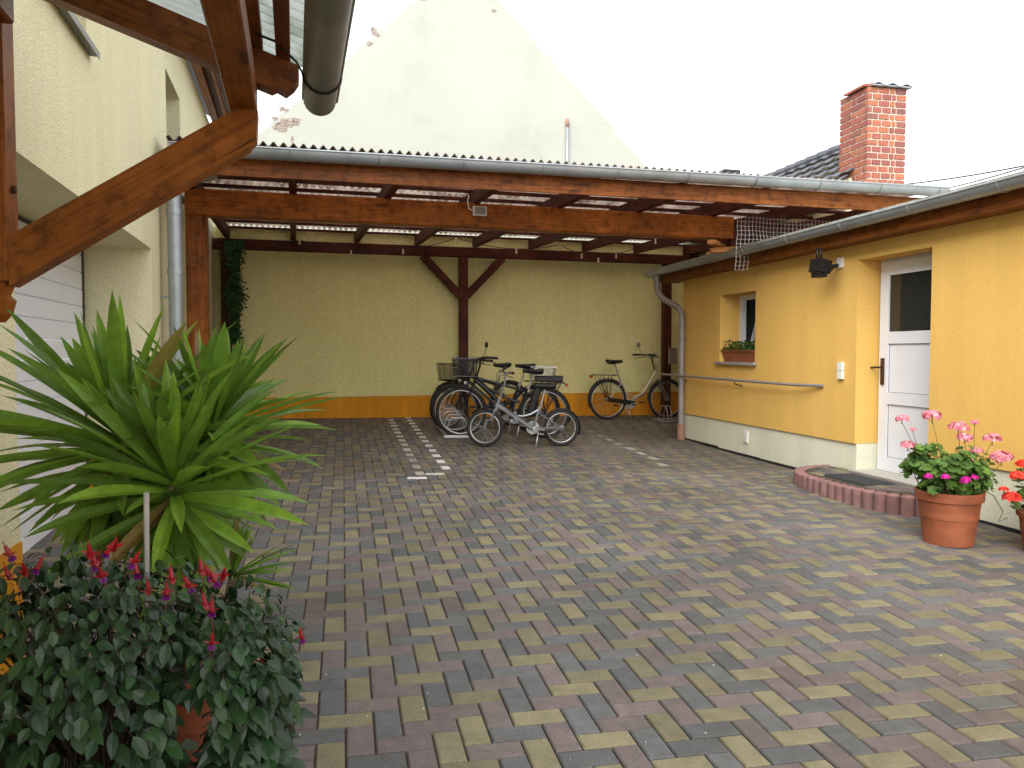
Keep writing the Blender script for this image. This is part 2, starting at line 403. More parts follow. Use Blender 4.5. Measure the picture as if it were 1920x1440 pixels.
t.links.new(hs.outputs[0], wm.inputs[6]); t.links.new(wm.outputs[2], bg.inputs[0])
bg.inputs[1].default_value = .10
sun = bpy.data.lights.new('sun', 'SUN'); sun.energy = 1.5; sun.angle = rad(85); sun.color = (1, .97, .92)
so = bpy.data.objects.new('sun', sun); COL.objects.link(so); so.location = (0, -5, 12)
el, rt = rad(38), rad(200)
dsun = V(math.sin(rt)*math.cos(el), math.cos(rt)*math.cos(el), math.sin(el))
so.rotation_euler = dsun.to_track_quat('Z', 'Y').to_euler()
scene.view_settings.view_transform = 'Standard'; scene.view_settings.look = 'None'
scene.view_settings.exposure = 1.56; scene.view_settings.gamma = 1
scene.cycles.max_bounces = 8; scene.cycles.transparent_max_bounces = 12

# ------------------------------------------------------------------ ground and paving
mb = MB(); xs = [-40, -20, -8, -6]+[-5+.5*i for i in range(23)]+[8, 12, 20, 40]; ys = [-20, -8, -5]+[-4+.5*i for i in range(41)]+[20, 30, 60]
for y in ys:
    for x in xs: mb.v.append((x, y, gz(x, y)-.013))
nx = len(xs)
for j in range(len(ys)-1):
    for i in range(nx-1): mb.f.append([j*nx+i, j*nx+i+1, (j+1)*nx+i+1, (j+1)*nx+i]); mb.uv.append([(0, 0)]*4); mb.m.append(0)
g = mb.build('ground', M['joint'], smooth=True); g['kind'] = 'structure'

def ground_at(px, py):
    """point of the sloping yard seen at a photo pixel"""
    u = (px-960)/F; v = (py-HOR)/F; Y = 8.0
    for _ in range(30): Y = (CZ-gz(u*Y, Y))/v
    return V(u*Y, Y, 0)
O0 = ground_at(641.7, 1324.4)
aD = V(math.cos(rad(12.3)), math.sin(rad(12.3)), 0); bD = V(math.sin(rad(12.3)), -math.cos(rad(12.3)), 0)
def ab(a, b): return O0+aD*(a*.1)+bD*(b*.1)
COLS = {'Y': (.178, .158, .096), 'P': (.140, .112, .107), 'G': (.103, .104, .105), 'W': (.66, .66, .64)}
def inside(p):
    cA = p.dot(nA); sA = p.dot(tA); cL = p.dot(nL); sL = p.dot(tL)
    if sL > 12.95 or cL < -1.7 or p.y < -2.5: return False
    if cL < -1.2 and not (3.6 < sL < 7.05): return False
    if cA > 5.03 and sA < 10.7: return False
    return cA < 7.5
bricks = {}
for a in range(-70, 90):
    for b in range(-150, 62):
        k = (a+b) % 4
        if k == 0: bricks[(a, b)] = 'H'
        elif k == 2: bricks[(a, b)] = 'V'
def ctr(a, b, ty): return ab(a+1, b+.5) if ty == 'H' else ab(a+.5, b+1)
mark = {}
def nearest(px, py, ty):
    p = ground_at(px, py); best = None
    for (a, b), t_ in bricks.items():
        if ty and t_ != ty: continue
        d = (ctr(a, b, t_)-p).length
        if best is None or d < best[0]: best = (d, (a, b))
    return best[1]
k0 = nearest(814, 866, 'V')
for i in range(-1, 14):
    for da, faint in ((0, 1.0), (-3, .72)):
        # every fourth row of the column
        a = k0[0]+da; b = k0[1]-4*i
        while (a+b) % 4 != 2: b += 1
        kk = (a, b)
        mark[kk] = faint if da == 0 else (.85 if i > 5 else (.66 if i > 2 else .42))
for q in ((761, 897), (826, 889)): mark[nearest(*q, 'H')] = 1.0
for i, q in enumerate([(1104, 809), (1116, 815), (1135, 823), (1156, 831), (1178, 840), (1201, 850), (1228, 861), (1257, 873)]):
    mark[nearest(*q, 'V')] = .5 if i > 3 else .35
cell = {}; hue = {}
for (a, b), ty in sorted(bricks.items(), key=lambda k: (k[0][0]+k[0][1]*.37)):
    cells = [(a, b), (a+1, b)] if ty == 'H' else [(a, b), (a, b+1)]
    nb = [cell.get((x+dx, y+dy)) for x, y in cells for dx, dy in ((1, 0), (-1, 0), (0, 1), (0, -1))]
    m_ = (a+b)//4 if ty == 'H' else (a+b+2)//4
    o_ = (a-(2-m_ if ty == 'H' else -m_)) % 3; ky = 'YPG'[o_]; q = R.random()
    if ky != 'Y' and q < .22: ky = 'P' if ky == 'G' else 'G'
    elif q > .93 and 'Y' not in nb: ky = 'Y'
    elif ky == 'Y' and q > .90: ky = R.choice('PG')
    hue[(a, b)] = ky
    for q in cells: cell[q] = ky
mb = MB(); cols = []
for (a, b), ty in bricks.items():
    p = ctr(a, b, ty)
    if not inside(p): continue
    w_, h_ = (.2, .1) if ty == 'H' else (.1, .2)
    ky = hue[(a, b)]
    c = Vector(COLS[ky])*(R.uniform(.84, 1.16))
    if (a, b) in mark:
        f_ = mark[(a, b)]; c = c*(1-f_)+Vector(COLS['W'])*f_*R.uniform(.8, 1)
    g1, g2 = .0028, .0085; ex = R.uniform(-.0012, .0012)
    tx, ty2 = R.uniform(-.006, .006), R.uniform(-.006, .006)
    vs = []
    for gg, dz in ((g2, 0), (g1, -.0055), (g1, -.03)):
        for sx, sy in ((-1, -1), (1, -1), (1, 1), (-1, 1)):
            lx, ly = sx*(w_/2-gg), sy*(h_/2-gg)
            P = p+aD*lx-bD*ly
            vs.append(V(P.x, P.y, gz(P.x, P.y)+ex+dz+lx*tx+ly*ty2))
    fs = [(0, 1, 2, 3)]+[(4+i, 4+(i+1) % 4, (i+1) % 4, i) for i in range(4)]+[(8+i, 8+(i+1) % 4, 4+(i+1) % 4, 4+i) for i in range(4)]
    mb.add(vs, fs); cols += [(c.x, c.y, c.z, 1)]*12
pv = mb.build('paving', M['paver']); pv['kind'] = 'structure'
ca = pv.data.color_attributes.new('stone_colour', 'FLOAT_COLOR', 'POINT')
ca.data.foreach_set('color', [x for c in cols for x in c])
mb = MB()
for i in range(170):
    x, y = R.uniform(-1.5, 3.2), R.uniform(1.4, 8); 
    if not inside(V(x, y, 0)): continue
    mb.ball(V(x, y, gz(x, y)+.002), R.uniform(.0015, .0035), 6)
tag(mb.build('grit', M['pebble']), 'tiny pale grains scattered over the paving', 'grit', kind='stuff')

# ------------------------------------------------------------------ wall with rectangular openings
def wall_open(mb, f, cpl, thick, s0, s1, z0, z1, ops):
    """wall slab with its visible face at c=cpl, body towards +thick; ops = (s0,s1,z0,z1)"""
    ss = sorted({s0, s1, *[o[0] for o in ops], *[o[1] for o in ops]}); 
    for a, b in zip(ss[:-1], ss[1:]):
        zz = z0; cov = sorted([(o[2], o[3]) for o in ops if o[0] <= a+1e-6 and o[1] >= b-1e-6])
        for lo, hi in cov+[(z1, z1)]:
            if lo > zz+1e-6: mb.cbox(f, cpl, cpl+thick, a, b, zz, lo)
            zz = hi
# ------------------------------------------------------------------ annex
CW = 4.95
annex = thing('annex_building', 'low yellow rendered annex with pale plinth and white panelled door on the right', 'building', A(CW, 6, .1))
SF = 10.64
mb = MB(); mb2 = MB()
wall_open(mb, A, CW, .36, -2, SF, .515, 2.62, [(5.72, 6.695, .2, 2.32), (8.60, 9.50, 1.29, 2.17)])
mb.cbox(A, CW+.36, 9.3, SF-.36, SF, .515, 2.9); mb.build('wall', M['yellow'], annex)
wall_open(mb2, A, CW+.022, .338, -2, SF-.02, -.3, .512, [(5.72, 6.695, .24, .6)])
mb2.cbox(A, CW+.36, 9.3, SF-.36, SF-.02, -.3, .512); mb2.build('plinth', M['plinth'], annex)
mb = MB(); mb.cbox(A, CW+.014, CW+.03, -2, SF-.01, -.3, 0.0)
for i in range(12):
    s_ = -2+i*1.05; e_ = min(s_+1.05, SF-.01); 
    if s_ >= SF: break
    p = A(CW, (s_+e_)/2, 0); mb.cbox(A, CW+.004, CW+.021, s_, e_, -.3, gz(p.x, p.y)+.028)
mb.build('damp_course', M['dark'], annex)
# roof
mb = MB()
O = A(CW-.22, -2, 2.655); mb.box(O, A(9.4, -2, 3.25)-O, A(CW-.22, SF+.45, 2.655)-O, V(0, 0, .035)); mb.build('roof', M['lichen'], annex)
mb = MB(); mb.cbox(A, CW-.20, CW-.165, -2, SF+.42, 2.47, 2.645)
mb.build('fascia', M['wood'], annex)
mb = MB(); mb.cbox(A, CW-.163, CW+.1, -2, SF+.42, 2.47, 2.49); mb.build('soffit', M['wood'], annex)
mb = MB()
for i in range(64):
    s_ = -2+i*.205; mb.beam(A(CW-.30, s_+.1, 2.672), A(CW-.05, s_+.1, 2.70), .2, .014)
mb.build('roof_edge', M['lichen'], annex)
mb = MB(); mb.gutter(A(CW-.29, -2, 2.645), A(CW-.29, SF+.62, 2.635), .072, side=-1); gu = mb.build('gutter', M['zinc'], annex, True, True)
for i in range(14):
    s_ = -1.6+i*.9; mb = MB()
    pts = [A(CW-.29+.076*math.cos(q), s_, 2.640+.076*math.sin(q)) for q in [PI+PI*k/8 for k in range(9)]]
    mb.tube(pts, .006, 5); mb.build('gutter_bracket', M['zincd'], gu)
mb = MB()
sO = SF+.33; x0 = CW-.29
pA = A(x0, sO, 2.57); pB = A(x0, sO-.02, 2.46); pC = A(x0+.01, sO-.05, 2.32); pD = A(x0+.07, sO-.16, 2.20); pE = A(x0+.2, sO-.34, 2.08); pG = A(CW-.075, sO-.44, 1.96); pH = A(CW-.075, sO-.45, 1.80)
mb.tube([pA, pB, pC, (pC+pD)/2+V(0, 0, -.015), pD, pE, (pE+pG)/2+V(0, 0, .012), pG, pH, A(CW-.075, SF-.12, .36)], .045, 14)
mb.tube([A(x0, sO, 2.60), pB], .058, 12, rs=[.06, .046])
for z in (1.78, 1.0): mb.tube([A(CW-.075, SF-.12, z), A(CW-.075, SF-.12, z+.05)], .05, 14)
mb.tube([A(CW-.075, SF-.12, 1.62), A(CW+.02, SF-.12, 1.62)], .008, 6)
dp = mb.build('downpipe', M['zincp'], annex, True, True)
mb = MB(); mb.tube([A(CW-.075, SF-.12, .0), A(CW-.075, SF-.12, .37)], .056, 14); mb.build('clay_collar', M['clay'], dp, True, True)
# door
dr = MB(); cD = CW+.26
dr.cbox(A, cD, cD+.05, 5.72, 6.695, .25, 2.32)                                     # frame slab
door = dr.build('door_frame', M['doorwhite'], annex)
dr = MB(); s0, s1, z0, z1 = 5.76, 6.655, .262, 2.285
def rail(a, b, lo, hi): dr.cbox(A, cD-.03, cD-.002, a, b, lo, hi)
rail(s0, s0+.12, z0, z1); rail(s1-.12, s1, z0, z1)
for lo, hi in ((z0, .40), (.915, 1.03), (1.50, 1.615), (2.16, z1)): rail(s0+.12, s1-.12, lo, hi)
for lo, hi in ((.40, .915), (1.03, 1.50)):
    dr.cbox(A, cD-.012, cD-.003, s0+.12, s1-.12, lo, hi)
door = dr.build('door', M['doorwhite'], annex)
mb = MB(); mb.cbox(A, cD-.016, cD-.004, s0+.12, s1-.12, 1.615, 2.16); mb.build('door_pane', M['glass'], door)
mb = MB(); mb.cbox(A, cD-.006, cD-.002, s1-.003, s1+.004, z0, z1)
for lo, hi in ((.40, .915), (1.03, 1.50)):
    for q in (lo, hi-.004): mb.cbox(A, cD-.0145, cD-.0125, s0+.12, s1-.12, q, q+.004)
    for q in (s0+.12, s1-.124): mb.cbox(A, cD-.0150, cD-.0128, q, q+.004, lo+.004, hi-.004)
mb.build('door_seam', M['dark'], door)
mb = MB(); mb.beam(A(cD-.036, s1-.055, 1.10), A(cD-.036, s1-.055, 1.36), .045, .014, nA)
mb.tube([A(cD-.04, s1-.055, 1.27), A(cD-.085, s1-.055, 1.27), A(cD-.092, s1-.045, 1.27), A(cD-.092, s1+.06, 1.265)], .010, 8)
mb.tube([A(cD-.044, s1-.055, 1.15), A(cD-.05, s1-.055, 1.15)], .014, 10)
mb.build('door_handle', M['bronze'], door, True, True)
mb = MB(); mb.cbox(A, cD+.06, cD+.07, 5.72, 6.695, .25, 2.32); mb.build('room_dark', M['dark'], annex)
mb = MB(); mb.cbox(A, CW+.37, CW+2, 9.58, 9.62, 1, 2.4); mb.cbox(A, CW+1.9, CW+1.98, 8.3, 9.57, 1, 2.4); mb.cbox(A, CW+.37, CW+1.89, 8.3, 9.57, 2.3, 2.39); mb.build('room_dark', M['dark'], annex)
# window
cW = CW+.32
mb = MB()
for a, b, lo, hi in ((8.60, 8.66, 1.29, 2.17), (9.44, 9.50, 1.29, 2.17), (8.66, 9.44, 1.29, 1.35), (8.66, 9.44, 2.11, 2.17)): mb.cbox(A, cW-.04, cW+.03, a, b, lo, hi)
win = mb.build('window', M['white'], annex)
mb = MB()   # sash tilted inwards at the top
def tilt(s_, z_, o): return A(cW+.035+(z_-1.36)*.26+o, s_, z_)
for a, b, lo, hi in ((8.67, 8.73, 1.36, 2.10), (9.37, 9.43, 1.36, 2.10), (8.73, 9.37, 1.36, 1.42), (8.73, 9.37, 2.04, 2.10)):
    O = tilt(a, lo, 0); mb.box(O, tilt(a, lo, .05)-O, tilt(b, lo, 0)-O, tilt(a, hi, 0)-O)
mb.build('sash', M['white'], win)
mb = MB(); O = tilt(8.735, 1.425, .02); mb.box(O, tilt(8.735, 1.425, .028)-O, tilt(9.365, 1.425, .02)-O, tilt(8.735, 2.035, .02)-O); mb.build('window_pane', M['glass'], win)
mb = MB(); mb.cbox(A, CW-.055, cW-.045, 8.55, 9.55, 1.258, 1.292); mb.build('window_sill', M['sill'], annex)

# things fixed to the annex
t1 = thing('handrail', 'dark metal handrail tube running along the yellow annex wall under the window', 'handrail', A(CW, 9, 1.06))
mb = MB(); mb.tube([A(CW-.11, 11.15, 1.078), A(CW-.11, 7.64, 1.062), A(CW-.10, 7.58, 1.062), A(CW-.012, 7.2, 1.065)], .017, 10); mb.build('rail', M['zincp'], t1, True, True)
for s_ in (10.5, 8.9):
    mb = MB(); mb.tube([A(CW-.11, s_, 1.05), A(CW-.10, s_, 1.02), A(CW+.01, s_, .99)], .008, 6); mb.build('bracket', M['bronze'], t1)
t1 = thing('wall_lamp', 'black angular spotlight fixed under the eave of the yellow annex left of the door', 'lamp', A(CW, 6.97, 2.3))
mb = MB(); s_ = 6.97
O = A(CW-.30, s_-.07, 2.23); mb.box(O, A(CW-.16, s_-.07, 2.20)-O, A(CW-.30, s_+.09, 2.23)-O, V(.02, 0, .13)); 
mb.box(A(CW-.285, s_-.055, 2.17), nA*.10, tA*.12, V(0, 0, .06)); mb.build('lamp_head', M['black'], t1)
mb = MB(); mb.tube([A(CW-.2, s_, 2.30), A(CW-.1, s_, 2.28), A(CW, s_, 2.30)], .022, 8); mb.ball(A(CW-.13, s_, 2.27), .05)
for q in (-.03, .03): mb.tube([A(CW-.24, s_+q, 2.35), A(CW-.24, s_+q, 2.47)], .011, 6)
mb.build('lamp_arm', M['black'], t1, True)
mb = MB(); mb.beam(A(CW-.01, s_-.02, 2.27), A(CW-.01, s_-.02, 2.37), .08, .04, nA); mb.build('junction_box', M['whitepl'], t1)
t1 = thing('light_switch', 'pair of white outdoor switches stacked on the yellow wall beside the door', 'switch', A(CW, 6.9, 1.2))
for z in (1.148, 1.235):
    mb = MB(); mb.beam(A(CW-.016, 6.91, z), A(CW-.016, 6.91, z+.083), .083, .034, nA, .006); mb.build('switch_plate', M['whitepl'], t1)
mb = MB(); mb.beam(A(CW+.012, 8.81, .28), A(CW+.012, 8.81, .43), .105, .018, nA, .004)
for z in (.31, .335, .36, .385): mb.beam(A(CW-.0, 8.77, z), A(CW-.0, 8.85, z+.0), .01, .012)
tag(mb.build('wall_vent', M['whitepl']), 'small white vent plate low on the pale plinth under the handrail', 'vent')
fb = thing('flower_box', 'terracotta trough of green plants on the annex window sill', 'planter', A(CW+.05, 9.05, 1.29))
mb = MB(); O = A(CW+.03, 8.66, 1.294); vs = []
for z, e in ((1.294, .0), (1.43, .022)):
    vs += [A(CW+.04-e, 8.66-e, z), A(CW+.2+e, 8.66-e, z), A(CW+.2+e, 9.44+e, z), A(CW+.04-e, 9.44+e, z)]
mb.add(vs, [(3, 2, 1, 0), (0, 1, 5, 4), (1, 2, 6, 5), (2, 3, 7, 6), (3, 0, 4, 7)])
mb.cbox(A, CW+.01, CW+.025, 8.63, 9.47, 1.42, 1.445); mb.build('trough', M['terra'], fb)
mb = MB(); mb.cbox(A, CW+.03, CW+.2, 8.66, 9.44, 1.40, 1.415); mb.build('soil', M['soil'], fb)
mb = MB()
for i in range(420):
    s_ = R.uniform(8.64, 9.48); hgt = (.13 if abs(s_-9.25) < .18 or abs(s_-8.8) < .16 else .05)
    p = A(CW+R.uniform(.0, .2), s_, 1.42+R.random()*hgt)
    d = V(R.uniform(-1, 1), R.uniform(-1, 1), R.uniform(-.3, 1)); mb.leaf(p, d, V(R.uniform(-.4, .4), R.uniform(-.4, .4), 1), .045, .035)
mb.build('foliage', M['geran'], fb)

# entrance step
st = thing('entrance_step', 'rounded paved step edged with red concrete palisades at the white door', 'step', A(4.7, 6.2, .1))
SC, RS, RC = 6.2, .90, .63; zt = .245
def arc(q, k=1.0, e=.72):
    cx = math.cos(q); sx = math.sin(q)
    return (CW-RC*k*abs(sx)**e, SC+RS*k*math.copysign(abs(cx)**e, cx))
mb = MB(); n = 27
# evenly spaced palisades along the curve
fine = [arc(PI*i/400) for i in range(401)]; L_ = [0]
for a, b in zip(fine[:-1], fine[1:]): L_.append(L_[-1]+math.dist(a, b))
def onarc(d):
    i = min(range(401), key=lambda k: abs(L_[k]-d)); return fine[i]
npal = int(L_[-1]/.105)
for i in range(npal):
    c_, s_ = onarc(L_[-1]*(i+.5)/npal); p = A(c_+.02, s_, 0); r = .055
    mb.lathe([(r, -.25), (r, zt-.012), (r-.012, zt), (0, zt+.002)], p, 14)
mb.build('palisade_edge', M['palisade'], st, True, True)
mb = MB(); ring = [A(*[(CW+.0-(CW-c_)*.88), SC+(s_-SC)*.92], zt-.004) for c_, s_ in fine[::8]]
mb.add(ring, [tuple(range(len(ring)))]); 
mb.add([r_-V(0, 0, .3) for r_ in ring]+ring, [(i, i+1, len(ring)+i+1, len(ring)+i) for i in range(len(ring)-1)]); mb.build('step_bed', M['joint'], st)
mb = MB(); cols = []
for i in range(-6, 7):
    for j in range(0, 9):
        off = .1*(j % 2); s_ = SC+i*.2+off; c_ = CW-.05-j*.1
        q = math.hypot(abs((s_-SC)/(RS*.84))**1.3, abs((CW-c_)/(RC*.80))**1.3)
        if q > 1: continue
        if abs(s_-SC) < .30 and .16 < CW-c_ < .47: continue
        vs = []
        for gg, dz in ((.008, .003), (.003, -.003)):
            for sx, sy in ((-1, -1), (-1, 1), (1, 1), (1, -1)): vs.append(A(c_+sx*(.05-gg), s_+sy*(.1-gg), zt+dz))
        mb.add(vs, [(0, 1, 2, 3), (4, 5, 1, 0), (5, 6, 2, 1), (6, 7, 3, 2), (7, 4, 0, 3)])
        c = Vector(COLS[R.choice('YPGP')])*R.uniform(.85, 1.15); cols += [(c.x, c.y, c.z, 1)]*8
o = mb.build('step_paving', M['paver'], st); ca = o.data.color_attributes.new('stone_colour', 'FLOAT_COLOR', 'POINT'); ca.data.foreach_set('color', [x for c in cols for x in c])
mb = MB(); mb.cbox(A, CW-.05, cD, 5.7, 6.715, .19, .258); mb.build('threshold', M['stone'], st)
mb = MB(); mb.cbox(A, CW-.47, CW-.16, 5.90, 6.50, zt-.002, zt+.008)
for i in range(22): mb.cbox(A, CW-.46, CW-.17, 5.915+i*.027, 5.927+i*.027, zt+.0081, zt+.014)
tag(mb.build('door_mat', M['mat']), 'dark ribbed door mat lying in the round step before the door', 'door mat')

# ------------------------------------------------------------------ back wall
bw = thing('boundary_wall', 'cream rendered back wall with an orange base band behind the bicycles', 'wall', L(3, 12.9, .3))
SB = 12.87
mb = MB(); mb.cbox(L, -1.3, 9.5, SB, SB+.3, .692, 3.375); mb.build('wall', M['cream_back'], bw)
mb = MB(); mb.cbox(L, -1.3, 9.5, SB-.006, SB+.294, -.2, .689); mb.build('base_band', M['orange'], bw)

# ------------------------------------------------------------------ carport
cp = thing('carport', 'reddish timber carport with corrugated roof spanning the back of the yard', 'carport', L(2.7, 10, .2))
SE, SBm = 7.32, 8.55
ML = ('wood',)
def rb(s_): return 3.045+.026*(s_-SE)       # underside of rafters
mb = MB(); mb.beam(L(-1.05, SBm, 2.94), L(5.2, SBm, 2.94), .18, .27); mb.build('main_beam', M['woodl'], cp)
mb = MB(); mb.beam(L(-.945, SBm, .1), L(-.945, SBm, 2.80), .21, .20, nL); mb.build('post', M['wood'], cp)
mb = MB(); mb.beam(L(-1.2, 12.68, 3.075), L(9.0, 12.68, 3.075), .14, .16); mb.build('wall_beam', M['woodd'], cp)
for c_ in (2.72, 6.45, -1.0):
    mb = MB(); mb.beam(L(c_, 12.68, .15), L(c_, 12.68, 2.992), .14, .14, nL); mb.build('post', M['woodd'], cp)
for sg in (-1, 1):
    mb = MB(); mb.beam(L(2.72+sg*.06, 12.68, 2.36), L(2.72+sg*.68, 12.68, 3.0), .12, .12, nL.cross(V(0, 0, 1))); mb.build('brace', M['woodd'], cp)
c_ = -2.31/math.cos(TL)
c0 = L(0, SBm, 0); r0 = (V(-2.31, 8.23, 0)).dot(nL)
for i in range(-1, 9):
    c_ = r0+.985*i
    if c_ < -1.12: c_ = -1.1
    if c_ > 7.1: c_ = 7.05
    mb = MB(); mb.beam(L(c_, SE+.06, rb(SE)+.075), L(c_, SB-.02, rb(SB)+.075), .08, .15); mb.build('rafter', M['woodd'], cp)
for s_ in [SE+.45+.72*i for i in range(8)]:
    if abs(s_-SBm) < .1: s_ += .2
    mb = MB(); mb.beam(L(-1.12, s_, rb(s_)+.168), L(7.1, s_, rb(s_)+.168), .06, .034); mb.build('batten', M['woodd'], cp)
mb = MB(); mb.beam(L(-1.08, SE+.03, 3.065), L(7.12, SE+.03, 3.10), .03, .17); mb.build('fascia', M['wood'], cp)
mb = MB(); mb.beam(L(-1.0, SE-.01, 3.222), L(7.12, SE-.01, 3.25), .05, .035); mb.build('batten', M['wood'], cp)
mb = MB()          # corrugated sheet
pit, amp = .086, .021; ncs = int(8.18/pit*6); rows = [SE-.07, SE+.22, SE+1.4, SE+2.8, SE+4.2, SB+.02]
for r_ in rows:
    for i in range(ncs+1):
        c_ = -1.04+i*pit/6; tiltz = (c_+1)/8*.035 if r_ < SE else (c_+1)/8*.03
        mb.v.append(tuple(L(c_, r_, rb(r_)+.196+amp+amp*math.sin(2*PI*i/6)+tiltz)))
for j in range(len(rows)-1):
    for i in range(ncs): a = j*(ncs+1)+i; mb.f.append([a, a+1, a+ncs+2, a+ncs+1]); mb.uv.append([(0, 0)]*4); mb.m.append(1 if j == 0 else 0)
o = mb.build('roof_sheet', [M['corr'], M['corredge']], cp, True); sd = o.modifiers.new('thick', 'SOLIDIFY'); sd.thickness = .005
mb = MB(); mb.gutter(L(-1.0, SE-.10, 3.19), L(7.14, SE-.10, 3.27), .085, side=1); gu = mb.build('gutter', M['zinc'], cp, True, True)
for i in range(11):
    mb = MB(); c_ = -.8+i*.78; zc = 3.19+(c_+1.1)/8.24*.08
    pts = [L(c_, SE-.10+.088*math.cos(q), zc+.088*math.sin(q)) for q in [PI+PI*k/8 for k in range(9)]]
    mb.tube(pts, .006, 5); mb.build('gutter_bracket', M['zincd'], gu)
mb = MB(); mb.tube([L(-1.0, SE-.10, 3.12), L(-1.0, SE-.10, 3.0), L(-1.0, SE-.04, 2.93), L(-1.0, SE+.05, 2.86), L(-1.0, SE+.06, 2.76), L(-1.0, SE+.06, .1)], .06, 16)
for z in (2.1, 2.62): mb.tube([L(-1.0, SE+.06, z), L(-1.0, SE+.06, z+.05)], .066, 16)
mb.tube([L(-1.0, SE-.08, 2.92), L(-.75, SE+.3, 3.02), L(-.7, SE+.36, 3.06)], .05, 12)
mb.tube([L(-1.0, SE+.06, 1.9), L(-1.14, SE+.06, 1.9)], .008, 5)
mb.build('downpipe', M['zinc'], cp, True, True)
mb = MB()      # blocking at the annex end
mb.beam(L(4.75, 8.2, 2.72), L(5.3, 8.9, 2.77), .1, .05); mb.beam(L(4.9, 8.5, 2.66), L(5.5, 8.42, 2.70), .06, .06)
mb.build('packing_timber', M['woodpale'], cp)
mb = MB(); mb.beam(L(5.25, SBm, 2.62), L(5.25, SBm, 3.05), .14, .14, nL); mb.beam(L(5.25, SBm, 2.97), L(7.4, SBm, 3.0), .12, .14); mb.build('end_beam', M['woodd'], cp)

fl = thing('floodlight', 'small white floodlight screwed to the carport main beam', 'floodlight', L(2.4, 8.4, 2.95))
p = at(899, 399, 8.62); u_ = -tL; q = p-tL*.02
mb = MB(); mb.beam(q-nL*.075, q+nL*.075, .05, .10); mb.build('housing', M['whitepl'], fl)
mb = MB(); mb.beam(q-nL*.06-tL*.03, q+nL*.06-tL*.03, .008, .078); mb.build('lens', M['zincd'], fl)
mb = MB(); mb.tube([q-nL*.07, q-nL*.12+V(0, 0, .02), q-nL*.135+V(0, 0, .10), q-nL*.12+V(0, 0, .17)], .006, 6); mb.build('cable', M['whitepl'], fl)

sl = thing('string_lights', 'string of small bulbs strung beneath the rafters at the back beam', 'string lights', L(3, 12, 2.9))
bp = [(460, 477, 12.0), (564, 458, 12.1), (660, 479, 12.2), (757, 476, 12.4), (856, 455, 12.1), (968, 475, 12.4), (1049, 467, 12.4), (1090, 484, 12.7), (1121, 492, 12.7), (1154, 484, 12.8), (1227, 457, 12.4)]
P = [at(*b) for b in bp]; mb = MB(); pts = []
for a, b in zip(P[:-1], P[1:]):
    for i in range(6):
        q = i/6; p_ = a.lerp(b, q)+V(0, 0, .06-.10*4*q*(1-q)*(a-b).length*.35); pts.append(p_)
pts.append(P[-1]+V(0, 0, .06)); mb.tube(pts, .006, 5); mb.build('wire', M['dark'], sl)
for b in P:
    mb = MB(); mb.ball(b, .02, 10); mb.tube([b+V(0, 0, .02), b+V(0, 0, .065)], .014, 6); mb.build('bulb', M['bulb'], sl, True)

mb = MB()       # welded wire mesh beside the end of the main beam
sM = 8.10; c_lo, c_hi = 5.02, 7.1; wv = lambda c, z: L(c+.006*math.sin(z*23+c*5), sM+.02*math.sin(c*6+z*4), z+.004*math.sin(c*17))
c_ = c_lo; j = 0
while c_ < c_hi:
    zb = 2.39 if j < 4 else 2.70
    mb.tube([wv(c_, zb+(3.02-zb)*k/6) for k in range(7)], .0022, 4); c_ += .051; j += 1
z = 2.39
while z < 3.03:
    e = c_hi if z > 2.70 else c_lo+.16
    mb.tube([wv(c_lo+(e-c_lo)*k/20, z) for k in range(21)], .0022, 4); z += .051
tag(mb.build('wire_mesh', M['wire']), 'square wire mesh hanging between carport roof and annex gutter', 'wire mesh')

iv = thing('climbing_plant', 'narrow green climber hanging on the dark corner post of the carport', 'plant', L(-.9, 12.5, .3))
mb = MB(); mb2 = MB()
for j in range(5):
    pts = [L(-.93+.05*math.sin(j*2+z*5)+.03*j, 12.5+.03*math.cos(j+z*6), z) for z in [1.62+.15*j+.12*k for k in range(int((3.05-1.62-.15*j)/.12))]]
    mb2.tube(pts, .006, 5)
for i in range(2000):
    z = 3.1-1.55*R.random(); wv = (.09+.035*math.sin(z*9))*(1 if z > 1.9 else .65)
    p = L(-.86+R.gauss(0, wv*.55), 12.5+R.gauss(0, .05), z); d = V(R.uniform(-1, 1), R.uniform(-1, .3), R.uniform(-1, .2))
    mb.leaf(p, d, V(R.uniform(-.5, .5), -1, .4), .045, .036)
mb2.build('stem', M['stem'], iv); mb.build('foliage', M['ivy'], iv)
mb = MB(); p = at(1261, 668, 13.6); mb.beam(p-V(.06, 0, 0), p+V(.07, 0.02, 0), .08, .28); mb.beam(p-V(.07, .01, -.14), p+V(.08, 0, .14), .10, .02)
tag(mb.build('meter_box', M['zincp']), 'small grey box fixed behind the right carport post', 'box')

# ------------------------------------------------------------------ garage building (left)
CL = -1.126
gb = thing('garage_building', 'cream rendered building with a recessed white sectional garage door on the left', 'building', L(CL, 6, .1))
mb = MB(); wall_open(mb, L, CL, -.5, -3, 7.90, .62, 4.84, [(3.69, 6.97, -.1, 2.27), (3.9, 5.0, 3.17, 4.3)])
wall_open(mb, L, CL-.06, -.44, 7.90, 13.2, .62, 4.84, [(10.35, 11.3, 1.2, 2.27), (8.3, 9.3, 3.1, 4.2)])
mb.build('wall', M['cream'], gb)
mb = MB(); mb.cbox(L, CL-.494, CL+.006, -3, 3.69, -.2, .617); mb.cbox(L, CL-.494, CL+.006, 6.97, 7.90, -.2, .617); mb.cbox(L, CL-.49, CL-.054, 7.9, 12.86, -.2, .617)
mb.build('base_band', M['orange'], gb)
mb = MB(); zz = .0; cg = CL-.505
i = 0
while zz < 2.4:
    mb.beam(L(cg-.02, 3.62, zz+.068), L(cg-.02, 7.05, zz+.068), .04, .134, bev=.005); zz += .137
